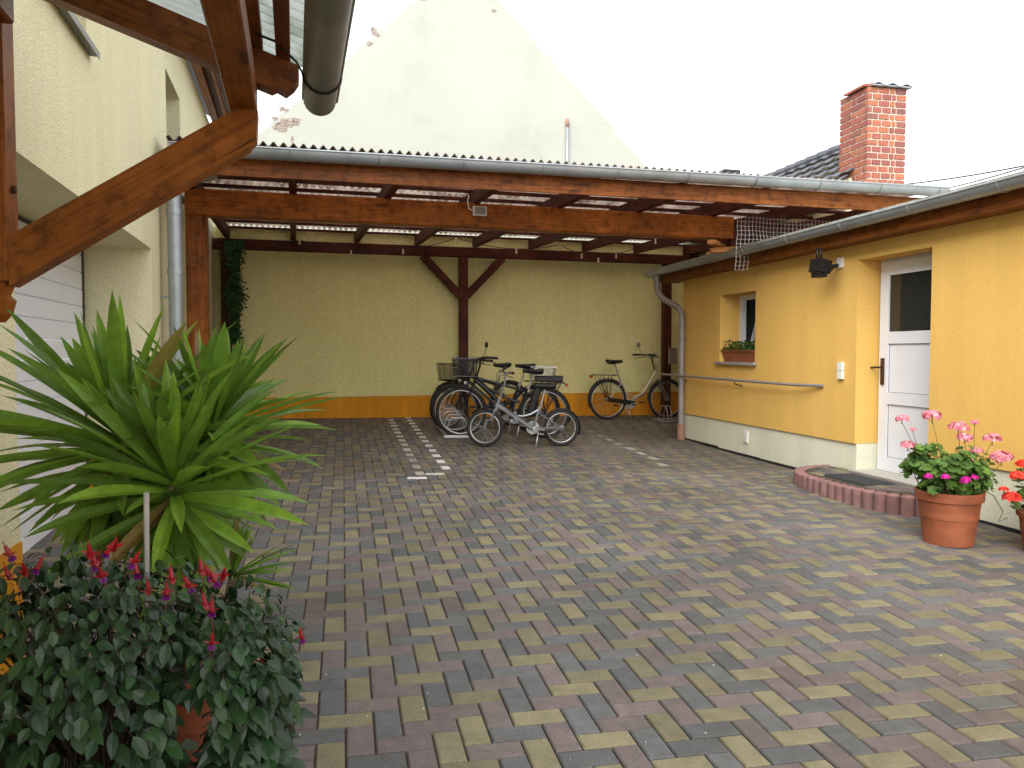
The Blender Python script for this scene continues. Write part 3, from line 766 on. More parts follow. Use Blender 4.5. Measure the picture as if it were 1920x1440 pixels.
mb.build('garage_door', M['doorwhite'], gb)
mb = MB(); mb.cbox(L, cg-.03, cg+.002, 6.915, 6.969, -.1, 2.268); mb.cbox(L, cg-.028, cg+.0015, 3.7, 6.91, 2.235, 2.267); mb.build('door_seal', M['black'], gb)
for s0_, s1_, z_ in ((3.84, 5.06, 3.155), (8.25, 9.35, 3.085), (10.3, 11.35, 1.185)):
    mb = MB(); co_ = CL if s0_ < 7.5 else CL-.06
    mb.cbox(L, co_-.3, co_+.05, s0_, s1_, z_-.018, z_); mb.cbox(L, co_+.051, co_+.055, s0_, s1_, z_-.034, z_+.004); mb.build('window_sill', M['zincd'], gb)
for s0_, s1_, z0_, z1_ in ((3.9, 5.0, 3.17, 4.3), (8.3, 9.3, 3.1, 4.2), (10.35, 11.3, 1.2, 2.27)):
    mb = MB(); co_ = CL-.25
    for a, b, lo, hi in ((s0_, s0_+.06, z0_, z1_), (s1_-.06, s1_, z0_, z1_), (s0_+.06, s1_-.06, z0_, z0_+.06), (s0_+.06, s1_-.06, z1_-.06, z1_)): mb.cbox(L, co_-.06, co_, a, b, lo, hi)
    wn = mb.build('window', M['white'], gb)
    mb = MB(); mb.cbox(L, co_-.04, co_-.03, s0_+.06, s1_-.06, z0_+.06, z1_-.06); mb.build('window_pane', M['glass'], wn)
mb = MB(); mb.cbox(L, CL+.10, CL+.20, -3, 13.2, 4.86, 4.88); mb.build('soffit', M['woodd'], gb)
mb = MB(); mb.cbox(L, CL-.0, CL+.098, -3, 13.2, 4.79, 4.87); mb.cbox(L, CL+.2, CL+.23, -3, 13.2, 4.76, 4.93); mb.build('fascia', M['wood'], gb)
mb = MB(); O = L(CL+.25, -3, 4.94); mb.box(O, L(CL-4, -3, 7.2)-O, tL*16.2, V(0, 0, .06)); mb.build('roof', M['sheet_roof'], gb)
mb = MB(); mb.gutter(L(CL+.31, -3, 4.90), L(CL+.31, 13.2, 4.88), .07, side=1); gu = mb.build('gutter', M['zinc'], gb, True, True)
for i in range(20):
    mb = MB(); s_ = -2.6+i*.8; mb.tube([L(CL+.31+.074*math.cos(q), s_, 4.89+.074*math.sin(q)) for q in [PI+PI*k/8 for k in range(9)]], .006, 5); mb.build('gutter_bracket', M['zincd'], gu)

# ------------------------------------------------------------------ near timber canopy (upper left)
cn = thing('timber_canopy', 'wall-mounted timber canopy with diagonal brace and clear ribbed sheet at upper left', 'canopy', L(-1.0, 3.28, 1.6))
sB = 3.28
mb = MB(); mb.beam(L(-1.062, sB, 1.68), L(-1.062, sB, 3.0), .13, .125, nL)
mb.lathe([(.0, -.10), (.03, -.10), (.055, -.07), (.068, -.02), (.05, .0), (.062, .03), (.062, .06)], L(-1.062, sB, 1.63), 16)
mb.build('wall_post', M['woodl'], cn)
mb = MB()
def prism(mb, poly, s0, s1, f=L):
    n = len(poly); vs = [f(c, s0, z) for c, z in poly]+[f(c, s1, z) for c, z in poly]
    uv = []; fs = []
    dx = Vector((poly[1][0]-poly[0][0], poly[1][1]-poly[0][1])); dx.normalize()
    def uvp(k): c, z = poly[k]; return (c*dx.x+z*dx.y, -c*dx.y+z*dx.x+.35)
    fs.append(tuple(range(n-1, -1, -1))); uv.append([uvp(k) for k in range(n-1, -1, -1)])
    fs.append(tuple(range(n, 2*n))); uv.append([uvp(k) for k in range(n)])
    for i in range(n):
        j = (i+1) % n; fs.append((i, j, n+j, n+i)); a, b = uvp(i), uvp(j)
        uv.append([(a[0], 0), (b[0], 0), (b[0], s1-s0), (a[0], s1-s0)])
    mb.add(vs, fs, uv)
# brace in the plane across the wall
prism(mb, [(-1.0, 1.662), (-.165, 2.222), (-.135, 2.26), (-.128, 2.368), (-.205, 2.368), (-1.0, 1.842)], sB-.055, sB+.055)
mb.build('brace', M['woodl'], cn)
mb = MB(); mb.beam(L(-.185, -1.2, 2.432), L(-.185, sB+.055, 2.432), .105, .125); mb.build('purlin', M['wood'], cn)
zr = lambda c: 2.50-.344*(c+.2)
mb = MB(); prism(mb, [(-1.12, zr(-1.12)), (-.075, zr(-.075)), (-.055, zr(-.05)+.02), (-.02, zr(-.02)+.012), (.012, zr(.012)+.05), (.03, zr(.03)+.085), (.03, zr(.03)+.136), (-1.12, zr(-1.12)+.136)], sB-.045, sB+.045)
mb.build('rafter', M['wood'], cn)
mb = MB(); prism(mb, [(-1.12, zr(-1.12)), (.03, zr(.03)), (.03, zr(.03)+.136), (-1.12, zr(-1.12)+.136)], 2.0, 2.09); mb.build('rafter', M['wood'], cn)
for c_ in (-.135, -.03, -.6, -.98):
    mb = MB(); z_ = zr(c_)+.136+.02+.012; mb.beam(L(c_, -1.2, z_), L(c_, sB+.04, z_), .055, .05); mb.build('batten', M['wood'], cn)
mb = MB(); mb.beam(L(-1.035, 1.0, 2.665), L(-1.035, sB-.06, 2.665), .15, .13); mb.build('wall_plate', M['wood'], cn)
mb = MB(); mb.tube([L(-.998, sB, 2.02), L(-.985, sB, 2.02)], .014, 6); mb.build('bolt', M['bronze'], cn)
mb = MB(); s0_, s1_ = -1.2, sB+.17; pit = .076; n_ = int((s1_-s0_)/pit*8)
for c_ in (-1.12, -.5, .07):
    for i in range(n_+1): mb.v.append(tuple(L(c_, s0_+i*pit/8, zr(c_)+.20+.009+.009*math.sin(2*PI*i/8))))
for j in range(2):
    for i in range(n_): a = j*(n_+1)+i; mb.f.append([a, a+1, a+n_+2, a+n_+1]); mb.uv.append([(0, 0)]*4); mb.m.append(0)
o = mb.build('roof_sheet', M['corrclear'], cn, True); sd = o.modifiers.new('thick', 'SOLIDIFY'); sd.thickness = .002
mb = MB(); mb.gutter(L(.115, -1.2, 2.50), L(.115, sB+.15, 2.49), .068, side=1)
gu = mb.build('gutter', M['zincd'], cn, True, True)
for s_ in (2.2, 3.12):
    mb = MB()
    mb.tube([L(.115+.073*math.cos(q), s_, 2.49+.073*math.sin(q)) for q in [PI+PI*k/10 for k in range(11)]], .005, 6)
    mb.tube([L(.115-.073, s_, 2.49), L(.02, s_, 2.53), L(-.06, s_, 2.60), L(-.13, s_, 2.62)], .005, 6)
    mb.build('gutter_bracket', M['black'], gu)

# ------------------------------------------------------------------ house behind: white gable
gh = thing('gable_house', 'tall white gabled house wall with flaking render behind the carport', 'building', L(2, 16, 0))
SG = 15.9; ap = V(-.996, 16.22, 0).dot(nL); zA = 9.46; hw = 7.2; zE = zA-hw*.94
R2 = random.Random(3)
def jag(c0, z0, c1, z1, n):
    out = []
    for i in range(n):
        q = i/n; out.append((c0+(c1-c0)*q, z0+(z1-z0)*q+(R2.uniform(-.05, .02) if i else 0)))
    return out
poly = [(ap-hw, -.5), (ap+hw, -.5)]+jag(ap+hw, zE, ap, zA, 50)+jag(ap, zA, ap-hw, zE, 50)+[(ap-hw, zE)]
mb = MB(); prism(mb, poly, SG, SG+.35); mb.build('wall', M['gable'], gh)
for sg in (-1, 1):
    mb = MB(); O = L(ap, SG+.36, zA-.13); mb.box(O, L(ap+sg*(hw+.3), SG+.36, zA-.13-(hw+.3)*.94)-O, tL*9, V(0, 0, .1)); mb.build('roof', M['sheet_roof'], gh)
def patch(px, py, rx, ry, n=17, seed=1):
    mb = MB()
    rr = random.Random(seed); Yp = 16; 
    u = (px-960)/F
    # point on the gable plane
    cc = (SG*math.sin(TL)+u*SG*math.cos(TL))/(math.cos(TL)-u*math.sin(TL))
    Y_ = L(cc, SG, 0).y; z = CZ-(py-HOR)/F*Y_
    vs = [L(cc, SG-.004, z)]
    for i in range(n):
        q = 2*PI*i/n; k = rr.uniform(.45, 1.15); vs.append(L(cc+rx*k*math.cos(q), SG-.004, z+ry*k*math.sin(q)))
    mb.add(vs, [(0, 1+i, 1+(i+1) % n) for i in range(n)]); mb.build('bare_patch', M['render_loss'], gh)
for i, a in enumerate([(545, 236, .22, .10), (560, 232, .12, .07), (529, 245, .14, .10), (553, 266, .04, .08), (708, 72, .10, .13), (795, 8, .14, .10), (697, 92, .07, .06), (520, 228, .10, .05), (927, 33, .08, .05), (650, 118, .05, .05), (537, 212, .13, .05)]): patch(*a, seed=i)
mb = MB(); u = (1061-960)/F; cc = (SG*math.sin(TL)+u*SG*math.cos(TL))/(math.cos(TL)-u*math.sin(TL)); Yg = L(cc, SG, 0).y
mb.tube([L(cc, SG-.05, 4.2), L(cc, SG-.05, CZ+(HOR-245)/F*Yg)], .033, 10); vp = mb.build('vent_pipe', M['zinc'], gh, True)
mb = MB(); mb.tube([L(cc, SG-.05, CZ+(HOR-245)/F*Yg), L(cc, SG-.05, CZ+(HOR-230)/F*Yg)], .037, 10); mb.build('clay_cap', M['clay'], vp, True)

# ------------------------------------------------------------------ tiled house with brick chimney
th = thing('tiled_house', 'house with dark tiled roof and tall red brick chimney behind the carport', 'building', A(8, 13, 0))
zRg, cRg, cEv, zEv = 4.50, 7.5, 6.2, 3.35
mb = MB(); s0_, s1_ = 9.3, 17.5; nr = 8
for r_ in range(nr):
    q0, q1 = r_/nr, (r_+1.12)/nr
    for side in (1,):
        ncs = int((s1_-s0_)/.05)
        for q, dz in ((q0, .055), (q1, .0)):
            for i in range(ncs+1):
                c_ = cEv+(cRg-cEv)*q if side == 1 else cRg*2-(cEv+(cRg-cEv)*q)
                mb.v.append(tuple(A(c_, s0_+i*.05, zEv+(zRg-zEv)*q+dz+.012*math.sin(2*PI*i/6))))
        o_ = len(mb.v)-2*(ncs+1)
        for i in range(ncs): mb.f.append([o_+i, o_+i+1, o_+ncs+2+i, o_+ncs+1+i]); mb.uv.append([(0, 0)]*4); mb.m.append(0)
for i in range(27): mb.tube([A(cRg, s0_+i*.3, zRg+.01), A(cRg, s0_+i*.3+.32, zRg+.03)], .085, 8)
o = mb.build('roof', M['sheet_roof'], th); sd = o.modifiers.new('thick', 'SOLIDIFY'); sd.thickness = .012
mb = MB(); prism(mb, [(cEv+.15, -.3), (cRg-.04, -.3), (cRg-.04, zRg-.09), (cEv+.15, zEv+.02)], s0_+.05, s1_-.05, A); mb.build('wall', M['cream'], th)
# chimney of individual bricks
wc, ws = .58, .58; hC = .0857; zc0 = 2.34; ncr = 30
p_ = at(1618, 345, 10.3); cc0 = p_.dot(nA); ss0 = p_.dot(tA)
mb = MB(); mb.cbox(A, cc0+.012, cc0+wc-.012, ss0+.012, ss0+ws-.012, zc0, zc0+ncr*hC-.01)
ch = mb.build('chimney', M['mortar'], th)
mb = MB()
for k in range(ncr):
    z_ = zc0+k*hC; j = .019; pat = [.24, .24, .12, .24] if k % 2 else [.12, .24, .24, .12, .24]
    for ax, total in (('c', wc), ('s', ws)):
        seq = list(pat) if ax == 'c' else ([.12, .24, .24] if k % 2 else [.24, .12, .24])
        scale_ = total/(sum(seq)); a = 0
        for L1 in seq:
            L1 *= scale_; e0, e1 = a+(j/2 if a > 0 else 0), a+L1-j/2
            if a+L1 > total-1e-4: e1 = total
            a += L1
            jt = R2.uniform(-.002, .002)
            if ax == 'c': mb.cbox(A, cc0+e0, cc0+e1, ss0+jt, ss0+.05, z_+j/2, z_+hC-j/2); mb.cbox(A, cc0+e0, cc0+e1, ss0+ws-.05, ss0+ws, z_+j/2, z_+hC-j/2)
            else:
                e0 = max(e0, .052); e1 = min(e1, ws-.052)
                if e1 > e0+.01: mb.cbox(A, cc0+jt, cc0+.05, ss0+e0, ss0+e1, z_+j/2, z_+hC-j/2); mb.cbox(A, cc0+wc-.05, cc0+wc, ss0+e0, ss0+e1, z_+j/2, z_+hC-j/2)
mb.build('brickwork', M['brick'], ch)
mb = MB(); zt_ = zc0+ncr*hC; n_ = 24
mb.cbox(A, cc0+.03, cc0+wc+.05, ss0-.05, ss0+ws+.05, zt_, zt_+.014)
for r_ in (0, 1):
    for i in range(n_+1): mb.v.append(tuple(A(cc0+.06+(wc-.01)*i/n_, ss0-.06+(ws+.12)*r_, zt_+.028+.016*math.sin(i*2*PI/9))))
o_ = len(mb.v)-2*(n_+1)
for i in range(n_): mb.f.append([o_+i, o_+i+1, o_+n_+2+i, o_+n_+1+i]); mb.uv.append([(0, 0)]*4); mb.m.append(0)
o = mb.build('chimney_cap', M['zinc'], ch); sd = o.modifiers.new('thick', 'SOLIDIFY'); sd.thickness = .008
mb = MB(); mb.box(A(cc0-.05, ss0+.02, zt_-.005), nA*.16+V(0, 0, .03), tA*.42, V(0, 0, .03)); mb.build('broken_tile', M['terra'], ch)
mb = MB(); p_ = at(1364, 328, 15.0); mb.beam(p_-nL*.17, p_+nL*.17, .2, .09); mb.beam(p_-nL*.1-V(0, 0, .3), p_-nL*.1, .05, .05, nL); mb.beam(p_+nL*.1-V(0, 0, .3), p_+nL*.1, .05, .05, nL)
mb.beam(p_-nL*.05-V(0, 0, 3.6), p_-nL*.05-V(0, 0, .04), .12, .12, nL)
tag(mb.build('roof_vent', M['black']), 'small dark flat-topped vent showing above the carport roof edge', 'vent')
for k, (a, b, lb) in enumerate((((1690, 349, 12), (2050, 285, 9), 'upper thin power cable right of the chimney'), ((1740, 362, 13), (2050, 272, 8), 'lower thin power cable dipping to the annex gutter'))):
    p0, p1 = at(*a), at(*b); mb = MB(); mb.tube([p0.lerp(p1, i/12)-V(0, 0, .04*4*(i/12)*(1-i/12)) for i in range(13)], .010, 5)
    tag(mb.build('power_cable', M['black']), lb, 'cable', 'overhead cables')

# ------------------------------------------------------------------ bicycles
def bicycle(label, rear, front_dir, wb=1.12, r=.335, style='step', fm='blackpaint', rims='rim', steer=0, fender=True,
            saddle=.98, bar=1.06, carrier=True, fbasket=None, rbasket=False, battery=False, mirror=False, stand=1, bar_turn=None, mir_side=1):
    fd = V(front_dir[0], front_dir[1], 0).normalized(); sd = V(-fd.y, fd.x, 0)
    lean = rad(2.5)
    upv = (V(0, 0, 1)*math.cos(lean)+sd*math.sin(lean)); 
    base = V(rear[0], rear[1], gz(rear[0], rear[1]))
    fz = gz(rear[0]+fd.x*wb, rear[1]+fd.y*wb)-base.z
    fdd = (fd+V(0, 0, fz/wb)).normalized()
    def W(x, y, z): return base+fdd*x+sd*y+upv*z
    root = thing('bicycle', label, 'bicycle', base, 'bicycles parked under the carport')
    MF = M[fm]; side = fdd.cross(upv).normalized()
    if style == 'fold': hb, htp = (wb-.135, .47), (wb-.185, .60)
    else: hb, htp = (wb-.16, r+.36), (wb-.215, r+.50)
    axd = V(htp[0]-hb[0], 0, htp[1]-hb[1]).normalized()
    # steering transform for the front assembly, given in bike coordinates
    Rm = Matrix.Rotation(steer, 3, axd); H0 = V(hb[0], 0, hb[1])
    def S(x, y, z): q = Rm @ (V(x, y, z)-H0)+H0; return W(q.x, q.y, q.z)
    def wheel(T, x, a_sp, hubr=.022):
        O = T(x, 0, r); ax = (T(x, .1, r)-O).normalized()
        mb = MB(); mb.lathe([(0, -.045), (hubr, -.04), (hubr, .04), (0, .045)], O, 10, ax)
        e = (T(x+.1, 0, r)-O).normalized(); g = (T(x, 0, r+.1)-O).normalized(); ns = 28
        for i in range(ns):
            q = 2*PI*i/ns; dr = e*math.cos(q)+g*math.sin(q); q2 = q+(.5 if i % 4 < 2 else -.5)
            hub = O+(e*math.cos(q2)+g*math.sin(q2))*hubr+ax*(.03 if i % 2 else -.03)
            mb.tube([hub, O+dr*(r-.045)], .0017, 3, False)
        wh = mb.build('wheel', M['spoke'], root)
        mb = MB(); mb.torus(O, ax, r-.024, .024, 44, 8); mb.build('tyre', M['rubber'], wh, True)
        mb = MB(); mb.torus(O, ax, r-.051, .009, 44, 6, sq=1.3); mb.build('rim', M[rims], wh, True)
        return O, ax
    wheel(W, 0, 0, .034); wheel(S, wb, 0, .024)
    fr_ = MB(); bbx, bbz = (.40, .27) if style != 'fold' else (.36, .235)
    def ft(pts, rr, n=10): fr_.tube([W(*p) for p in pts], rr, n)
    stx, stz = (.235, .70) if style != 'fold' else (.285, .50)
    ft([(bbx, 0, bbz), (stx, 0, stz)], .017)
    for y in (-.055, .055):
        ft([(0, y, r), (bbx-.03, y*.6, bbz)], .010, 6)
        ft([(0, y, r), (stx+.015, y*.45, stz-.07)], .009, 6)
    fr_.tube([W(hb[0], 0, hb[1]-.02), W(htp[0], 0, htp[1]+.02)], .022, 10)
    if style == 'step':
        ft([(htp[0]+.01, 0, htp[1]-.03), (htp[0]-.10, 0, htp[1]-.20), (htp[0]-.24, 0, htp[1]-.40), (bbx+.13, 0, bbz+.10), (bbx, 0, bbz+.02)], .027)
        ft([(bbx+.20, 0, bbz+.155), (bbx+.08, 0, bbz+.13), (bbx-.02, 0, bbz+.17), (bbx-.045, 0, bbz+.20)], .011, 8)
    elif style == 'low':
        ft([(htp[0]+.01, 0, htp[1]-.06), (bbx+.02, 0, bbz+.03)], .030)
        ft([(htp[0], 0, htp[1]-.01), (htp[0]-.15, 0, htp[1]-.17), (bbx+.03, 0, bbz+.24), (bbx-.06, 0, bbz+.22)], .018)
    elif style == 'diamond':
        ft([(hb[0]-.02, 0, hb[1]+.04), (bbx, 0, bbz)], .021); ft([(htp[0], 0, htp[1]-.03), (stx+.02, 0, stz-.06)], .018)
    else:
        fr_.beam(W(hb[0]-.0, 0, hb[1]+.07), W(bbx+.02, 0, bbz+.0), .04, .058, upv, .015)
        fr_.beam(W(.60, 0, .37), W(.57, 0, .35), .065, .095, upv, .01)
        ft([(.62, 0, .40), (.50, 0, .385), (.40, 0, .41), (stx+.01, 0, stz-.03)], .014, 8)
        ft([(.62, 0, .37), (bbx, 0, bbz-.01)], .02)
    fr_.build('frame', MF, root, True, True)
    fk = MB()
    for y in (-.05, .05):
        fk.tube([S(hb[0]+.005, y*.9, hb[1]-.02), S(hb[0]+.05, y, hb[1]-.14), S(wb-.03, y, r+.10), S(wb, y, r)], .011, 8)
    fk.tube([S(hb[0]+.005, -.05, hb[1]-.02), S(hb[0]+.005, .05, hb[1]-.02)], .016, 8)
    fk.build('fork', M['silver'] if fm in ('silver', 'cream_paint') else MF, root, True, True)
    sp = MB(); k = (saddle-.03-stz)/(stz-bbz); sx = stx+(stx-bbx)*k
    sp.tube([W(stx, 0, stz-.05), W(sx, 0, saddle-.03)], .013, 8); sp.tube([W(stx, 0, stz-.02), W(stx-.002, 0, stz+.015)], .021, 8)
    sp.build('seat_post', M['steel'], root, True, True)
    sa = MB(); sec = [(-.15, .085, .05), (-.13, .105, .065), (-.06, .10, .06), (.0, .06, .05), (.08, .028, .038), (.13, .018, .03)]; vs = []; nn = 10
    for x, wd, h in sec:
        for i in range(nn):
            q = 2*PI*i/nn; z_ = math.sin(q); vs.append(W(sx+x+.02, wd*math.cos(q), saddle+(z_*.02 if z_ > 0 else z_*h)+(.01 if x < -.1 else 0)))
    sa.add(vs, [(i*nn+a, i*nn+(a+1) % nn, (i+1)*nn+(a+1) % nn, (i+1)*nn+a) for i in range(5) for a in range(nn)]+[tuple(range(nn)), tuple(range(6*nn-1, 5*nn-1, -1))])
    sa.build('saddle', M['black'], root, True)
    hbm = MB(); ax_ = axd; k = (bar-htp[1])/ax_.z; bx = htp[0]+ax_.x*k*.6; bz = bar
    hbm.tube([S(htp[0], 0, htp[1]), S(htp[0]+ax_.x*k*.5, 0, htp[1]+(bar-htp[1])*.6), S(bx, 0, bz)], .014, 8)
    Bm = (lambda x, y, z: S(x, y, z))
    back = -.20 if style != 'fold' else -.05
    for sg in (-1, 1):
        hbm.tube([Bm(bx, 0, bz), Bm(bx+.02, sg*.06, bz+.01), Bm(bx-.02, sg*.20, bz+.035), Bm(bx+back*.55, sg*.27, bz+.035), Bm(bx+back, sg*.285, bz+.03)], .011, 8)
    hh = hbm.build('handlebar', M['silver'] if fm in ('silver',) else M['blackpaint'], root, True, True)
    for sg in (-1, 1):
        g_ = MB(); g_.tube([Bm(bx+back*.42, sg*.262, bz+.035), Bm(bx+back*1.12, sg*.288, bz+.03)], .017, 8)
        g_.tube([Bm(bx+back*.3, sg*.24, bz+.025), Bm(bx+back*.3+.06, sg*.25, bz+.0), Bm(bx+back, sg*.26, bz-.03)], .005, 5); g_.build('grip', M['rubber'], hh, True)
    cb = MB()
    for sg in (-1, 1): cb.tube([Bm(bx+back*.35, sg*.24, bz+.02), Bm(bx+.10, sg*.12, bz-.02), Bm(bx+.09, sg*.03, bz-.16), Bm(hb[0]+.02, sg*.02, hb[1]+.02), W(bbx+.3, sg*.03, bbz+.2), W(bbx, sg*.05, bbz+.05)], .0035, 4)
    cb.build('brake_cable', M['black'], root)
    if mirror:
        m_ = MB(); q = Bm(bx-.05, mir_side*.25, bz+.03); e = q+V(-.02, 0, .15)-fdd*.06; m_.tube([q, e], .005, 5)
        m_.lathe([(0, -.012), (.04, -.008), (.045, .0), (.04, .006), (0, .008)], e+V(0, 0, .03), 12, (fdd*.8+sd*.4).normalized()); m_.build('mirror', M['zincp'] if fm == 'cream_paint' else M['black'], root, True)
    cr = MB(); sdx = -1
    cr.lathe([(.0, -.006), (.085, -.006), (.085, .002), (.0, .002)], W(bbx, sdx*.06, bbz), 20, side)
    cr.tube([W(bbx, -.075, bbz), W(bbx+.165, -.085, bbz+.03)], .010, 6); cr.tube([W(bbx, .075, bbz), W(bbx-.165, .085, bbz-.03)], .010, 6)
    cr.tube([W(bbx, -.07, bbz), W(bbx, .07, bbz)], .022, 10)
    cr.build('crank', M['steel'], root, True, True)
    for x, y, z in ((.165, -.13, .03), (-.165, .13, -.03)):
        p_ = MB(); p_.beam(W(bbx+x-.045, y, bbz+z), W(bbx+x+.045, y, bbz+z), .085, .024, upv); p_.build('pedal', M['black'], root)
    cg_ = MB(); cg_.beam(W(bbx+.09, -.062, bbz+.01), W(-.02, -.062, r+.005), .022, .075 if style != 'fold' else .012, upv, .008); cg_.build('chain_guard', M['black'] if fm != 'silver' else M['zincd'], root)
    if fender:
        for T, x, a0, a1 in ((W, 0, -1.0, 1.95), (S, wb, -.75, 1.6)):
            f_ = MB(); O = T(x, 0, r); ax = (T(x, .1, r)-O).normalized()
            e = (T(x, 0, r+.1)-O).normalized(); g_ = (T(x-.1, 0, r)-O).normalized(); vs = []; n_ = 20
            for i in range(n_+1):
                q = a0+(a1-a0)*i/n_; dr = e*math.cos(q)+g_*math.sin(q)
                for yy, hh_ in ((-.028, -.012), (-.015, 0), (.015, 0), (.028, -.012)): vs.append(O+dr*(r+.018+hh_)+ax*yy)
            f_.add(vs, [(i*4+a, i*4+a+1, (i+1)*4+a+1, (i+1)*4+a) for i in range(n_) for a in range(3)])
            dr = e*math.cos(a1-.1)+g_*math.sin(a1-.1)
            for yy in (-.03, .03): f_.tube([O+ax*yy*1.5, O+dr*(r+.01)+ax*yy], .0025, 4)
            o = f_.build('mudguard', M['black'], root, True); sdm = o.modifiers.new('t', 'SOLIDIFY'); sdm.thickness = .003
    if carrier:
        c_ = MB(); zc = 2*r+.075
        for y in (-.055, .0, .055): c_.tube([W(.16, y, zc-.01), W(-.26, y, zc), W(-.28, y, zc-.02)], .006, 6)
        for x in (.12, -.05, -.24): c_.tube([W(x, -.06, zc), W(x, .06, zc)], .006, 6)
        for y in (-.065, .065):
            for x in (.05, -.10, -.22): c_.tube([W(x, y, zc), W(0, y, r)], .0055, 5)
        ca_ = c_.build('carrier', M['blackpaint'], root, True)
        r_ = MB(); r_.beam(W(-.30, -.05, zc-.03), W(-.30, .05, zc-.03), .025, .045, upv); r_.build('rear_light', M['red'], root)
    r_ = MB(); xx = hb[0]+.06; r_.lathe([(0, -.04), (.02, -.04), (.032, .0), (.03, .01), (0, .012)], S(xx+.05, 0, hb[1]+.04), 12, fdd); r_.build('headlight', M['steel'] if fm in ('blackpaint',) else M['black'], root, True)
    def basket(T, x0, x1, y, z0, z1, flare, mt, step=.022, solid=None):
        b_ = MB(); 
        def C(t_, k): # t_ 0..4 round the rim, k 0..1 height
            e = flare*k; cs = [(x0-e, -y-e), (x1+e, -y-e), (x1+e, y+e), (x0-e, y+e)]; i = int(t_) % 4; q = t_-int(t_); a, b = cs[i], cs[(i+1) % 4]
            return T(a[0]+(b[0]-a[0])*q, a[1]+(b[1]-a[1])*q, z0+(z1-z0)*k)
        for k in (1.0, .0): b_.tube([C(i, k) for i in (0, 1, 2, 3, 0)], .006, 5)
        nk = max(3, int((z1-z0)/step))
        for j in range(1, nk): b_.tube([C(i, j/nk) for i in (0, 1, 2, 3, 0)], .0022, 3, False)
        for i in range(4):
            nn_ = int((abs(x1-x0) if i % 2 == 0 else 2*y)/step)
            for j in range(nn_): b_.tube([C(i+j/nn_, 0), C(i+j/nn_, 1)], .0022, 3, False)
        for j in range(int((x1-x0)/step)): b_.tube([T(x0+j*step, -y, z0), T(x0+j*step, y, z0)], .0025, 3, False)
        return b_.build('basket', mt, root)
    if fbasket: basket(S, wb-.20, wb+.09, .15, fbasket, fbasket+.24, .03, M['blackpaint'], .013 if fbasket > .8 else .018)
    if rbasket: basket(W, -.26, .06, .13, 2*r+.09, 2*r+.27, .02, M['steel'], .03)
    if battery:
        b_ = MB(); b_.beam(W(.20, 0, .36), W(.10, 0, .68), .09, .11, fdd, .02); b_.build('battery', M['black'], root)
        b_ = MB(); b_.beam(W(-.24, 0, 2*r+.13), W(.14, 0, 2*r+.13), .13, .085, upv, .02); b_.build('pannier_pack', M['black'], root)
    s_ = MB()
    if stand == 2:
        for y in (-.07, .07): s_.tube([W(bbx-.05, y*.5, bbz-.03), W(bbx-.01, y*1.4, .01)], .008, 6)
    else: s_.tube([W(bbx-.06, .04, bbz-.02), W(bbx+.0, .15, .015)], .008, 6)
    s_.build('kickstand', M['steel'], root, True)
    return root
def dirv(a, b): return (b[0]-a[0], b[1]-a[1])
a, b = (.45, 10.62), (-.72, 10.54)
bicycle('black city bicycle with large black front basket and mirror, nearest in the rack', a, dirv(a, b), 1.15, .345, 'low', 'blackpaint', 'rim', 0, True, .93, 1.06, True, .84, False, True, True, 1, mir_side=-1)
a, b = (.33, 11.08), (-.83, 10.96)
bicycle('dark bicycle with wire basket on its rear carrier, middle one in the rack', a, dirv(a, b), 1.14, .345, 'diamond', 'blackpaint', 'rim', .12, True, .98, 1.02, True, None, True, False, False, 1)
a, b = (-.06, 12.05), (-.97, 11.39)
bicycle('farthest bicycle in the rack, with a mesh front basket near the wall post', a, dirv(a, b), 1.10, .345, 'diamond', 'blackpaint', 'rim', .15, True, .95, 1.0, False, .72, False, False, False, 1)
a, b = (.626, 9.87), (-.36, 9.69)
bicycle('small silver folding bicycle standing in front of the rack', a, dirv(a, b), .985, .238, 'fold', 'silver', 'rim', -.38, True, .78, .93, False, None, False, False, False, 1)
a, b = (1.63, 13.1), (2.7, 13.42)
bicycle('champagne step-through bicycle standing alone beside the annex corner', a, dirv(a, b), 1.11, .345, 'step', 'cream_paint', 'rim', 0, True, 1.0, 1.08, True, None, False, False, True, 2)

def rack(label, p0, d, n, width=.36, pitch=.40):
    d = V(d[0], d[1], 0).normalized(); sd = V(d.y, -d.x, 0); Ln = pitch*n
    def Q(x, y, z): p = p0+d*x+sd*y; return V(p.x, p.y, gz(p.x, p.y)+z)
    root = thing('bicycle_rack', label, 'bicycle rack', Q(0, 0, 0), 'bicycle racks')
    mb = MB()
    for y in (0, width): mb.beam(Q(0, y, .02), Q(Ln, y, .02), .04, .03)
    for x in (0, Ln): mb.beam(Q(x, 0, .022), Q(x, width, .022), .04, .034)
    mb.build('base_frame', M['steel'], root)
    for i in range(n):
        x = pitch*(i+.35); mb = MB()
        for dx, hh in ((-.035, .26), (.035, .26)):
            mb.tube([Q(x+dx, 0, .03), Q(x+dx, width*.22, hh-.03), Q(x+dx, width*.3, hh), Q(x+dx, width*.7, hh), Q(x+dx, width*.78, hh-.03), Q(x+dx, width, .03)], .0075, 6)
        mb.build('wheel_hoop', M['steel'], root, True)
    return root
rack('galvanised bicycle rack holding the three front wheels left of the folding bicycle', V(-.90, 10.42, 0), (-.18, 1), 5)
rack('galvanised bicycle rack behind the annex downpipe holding the lone bicycle', V(2.42, 13.2, 0), (.98, .27), 2, .36)

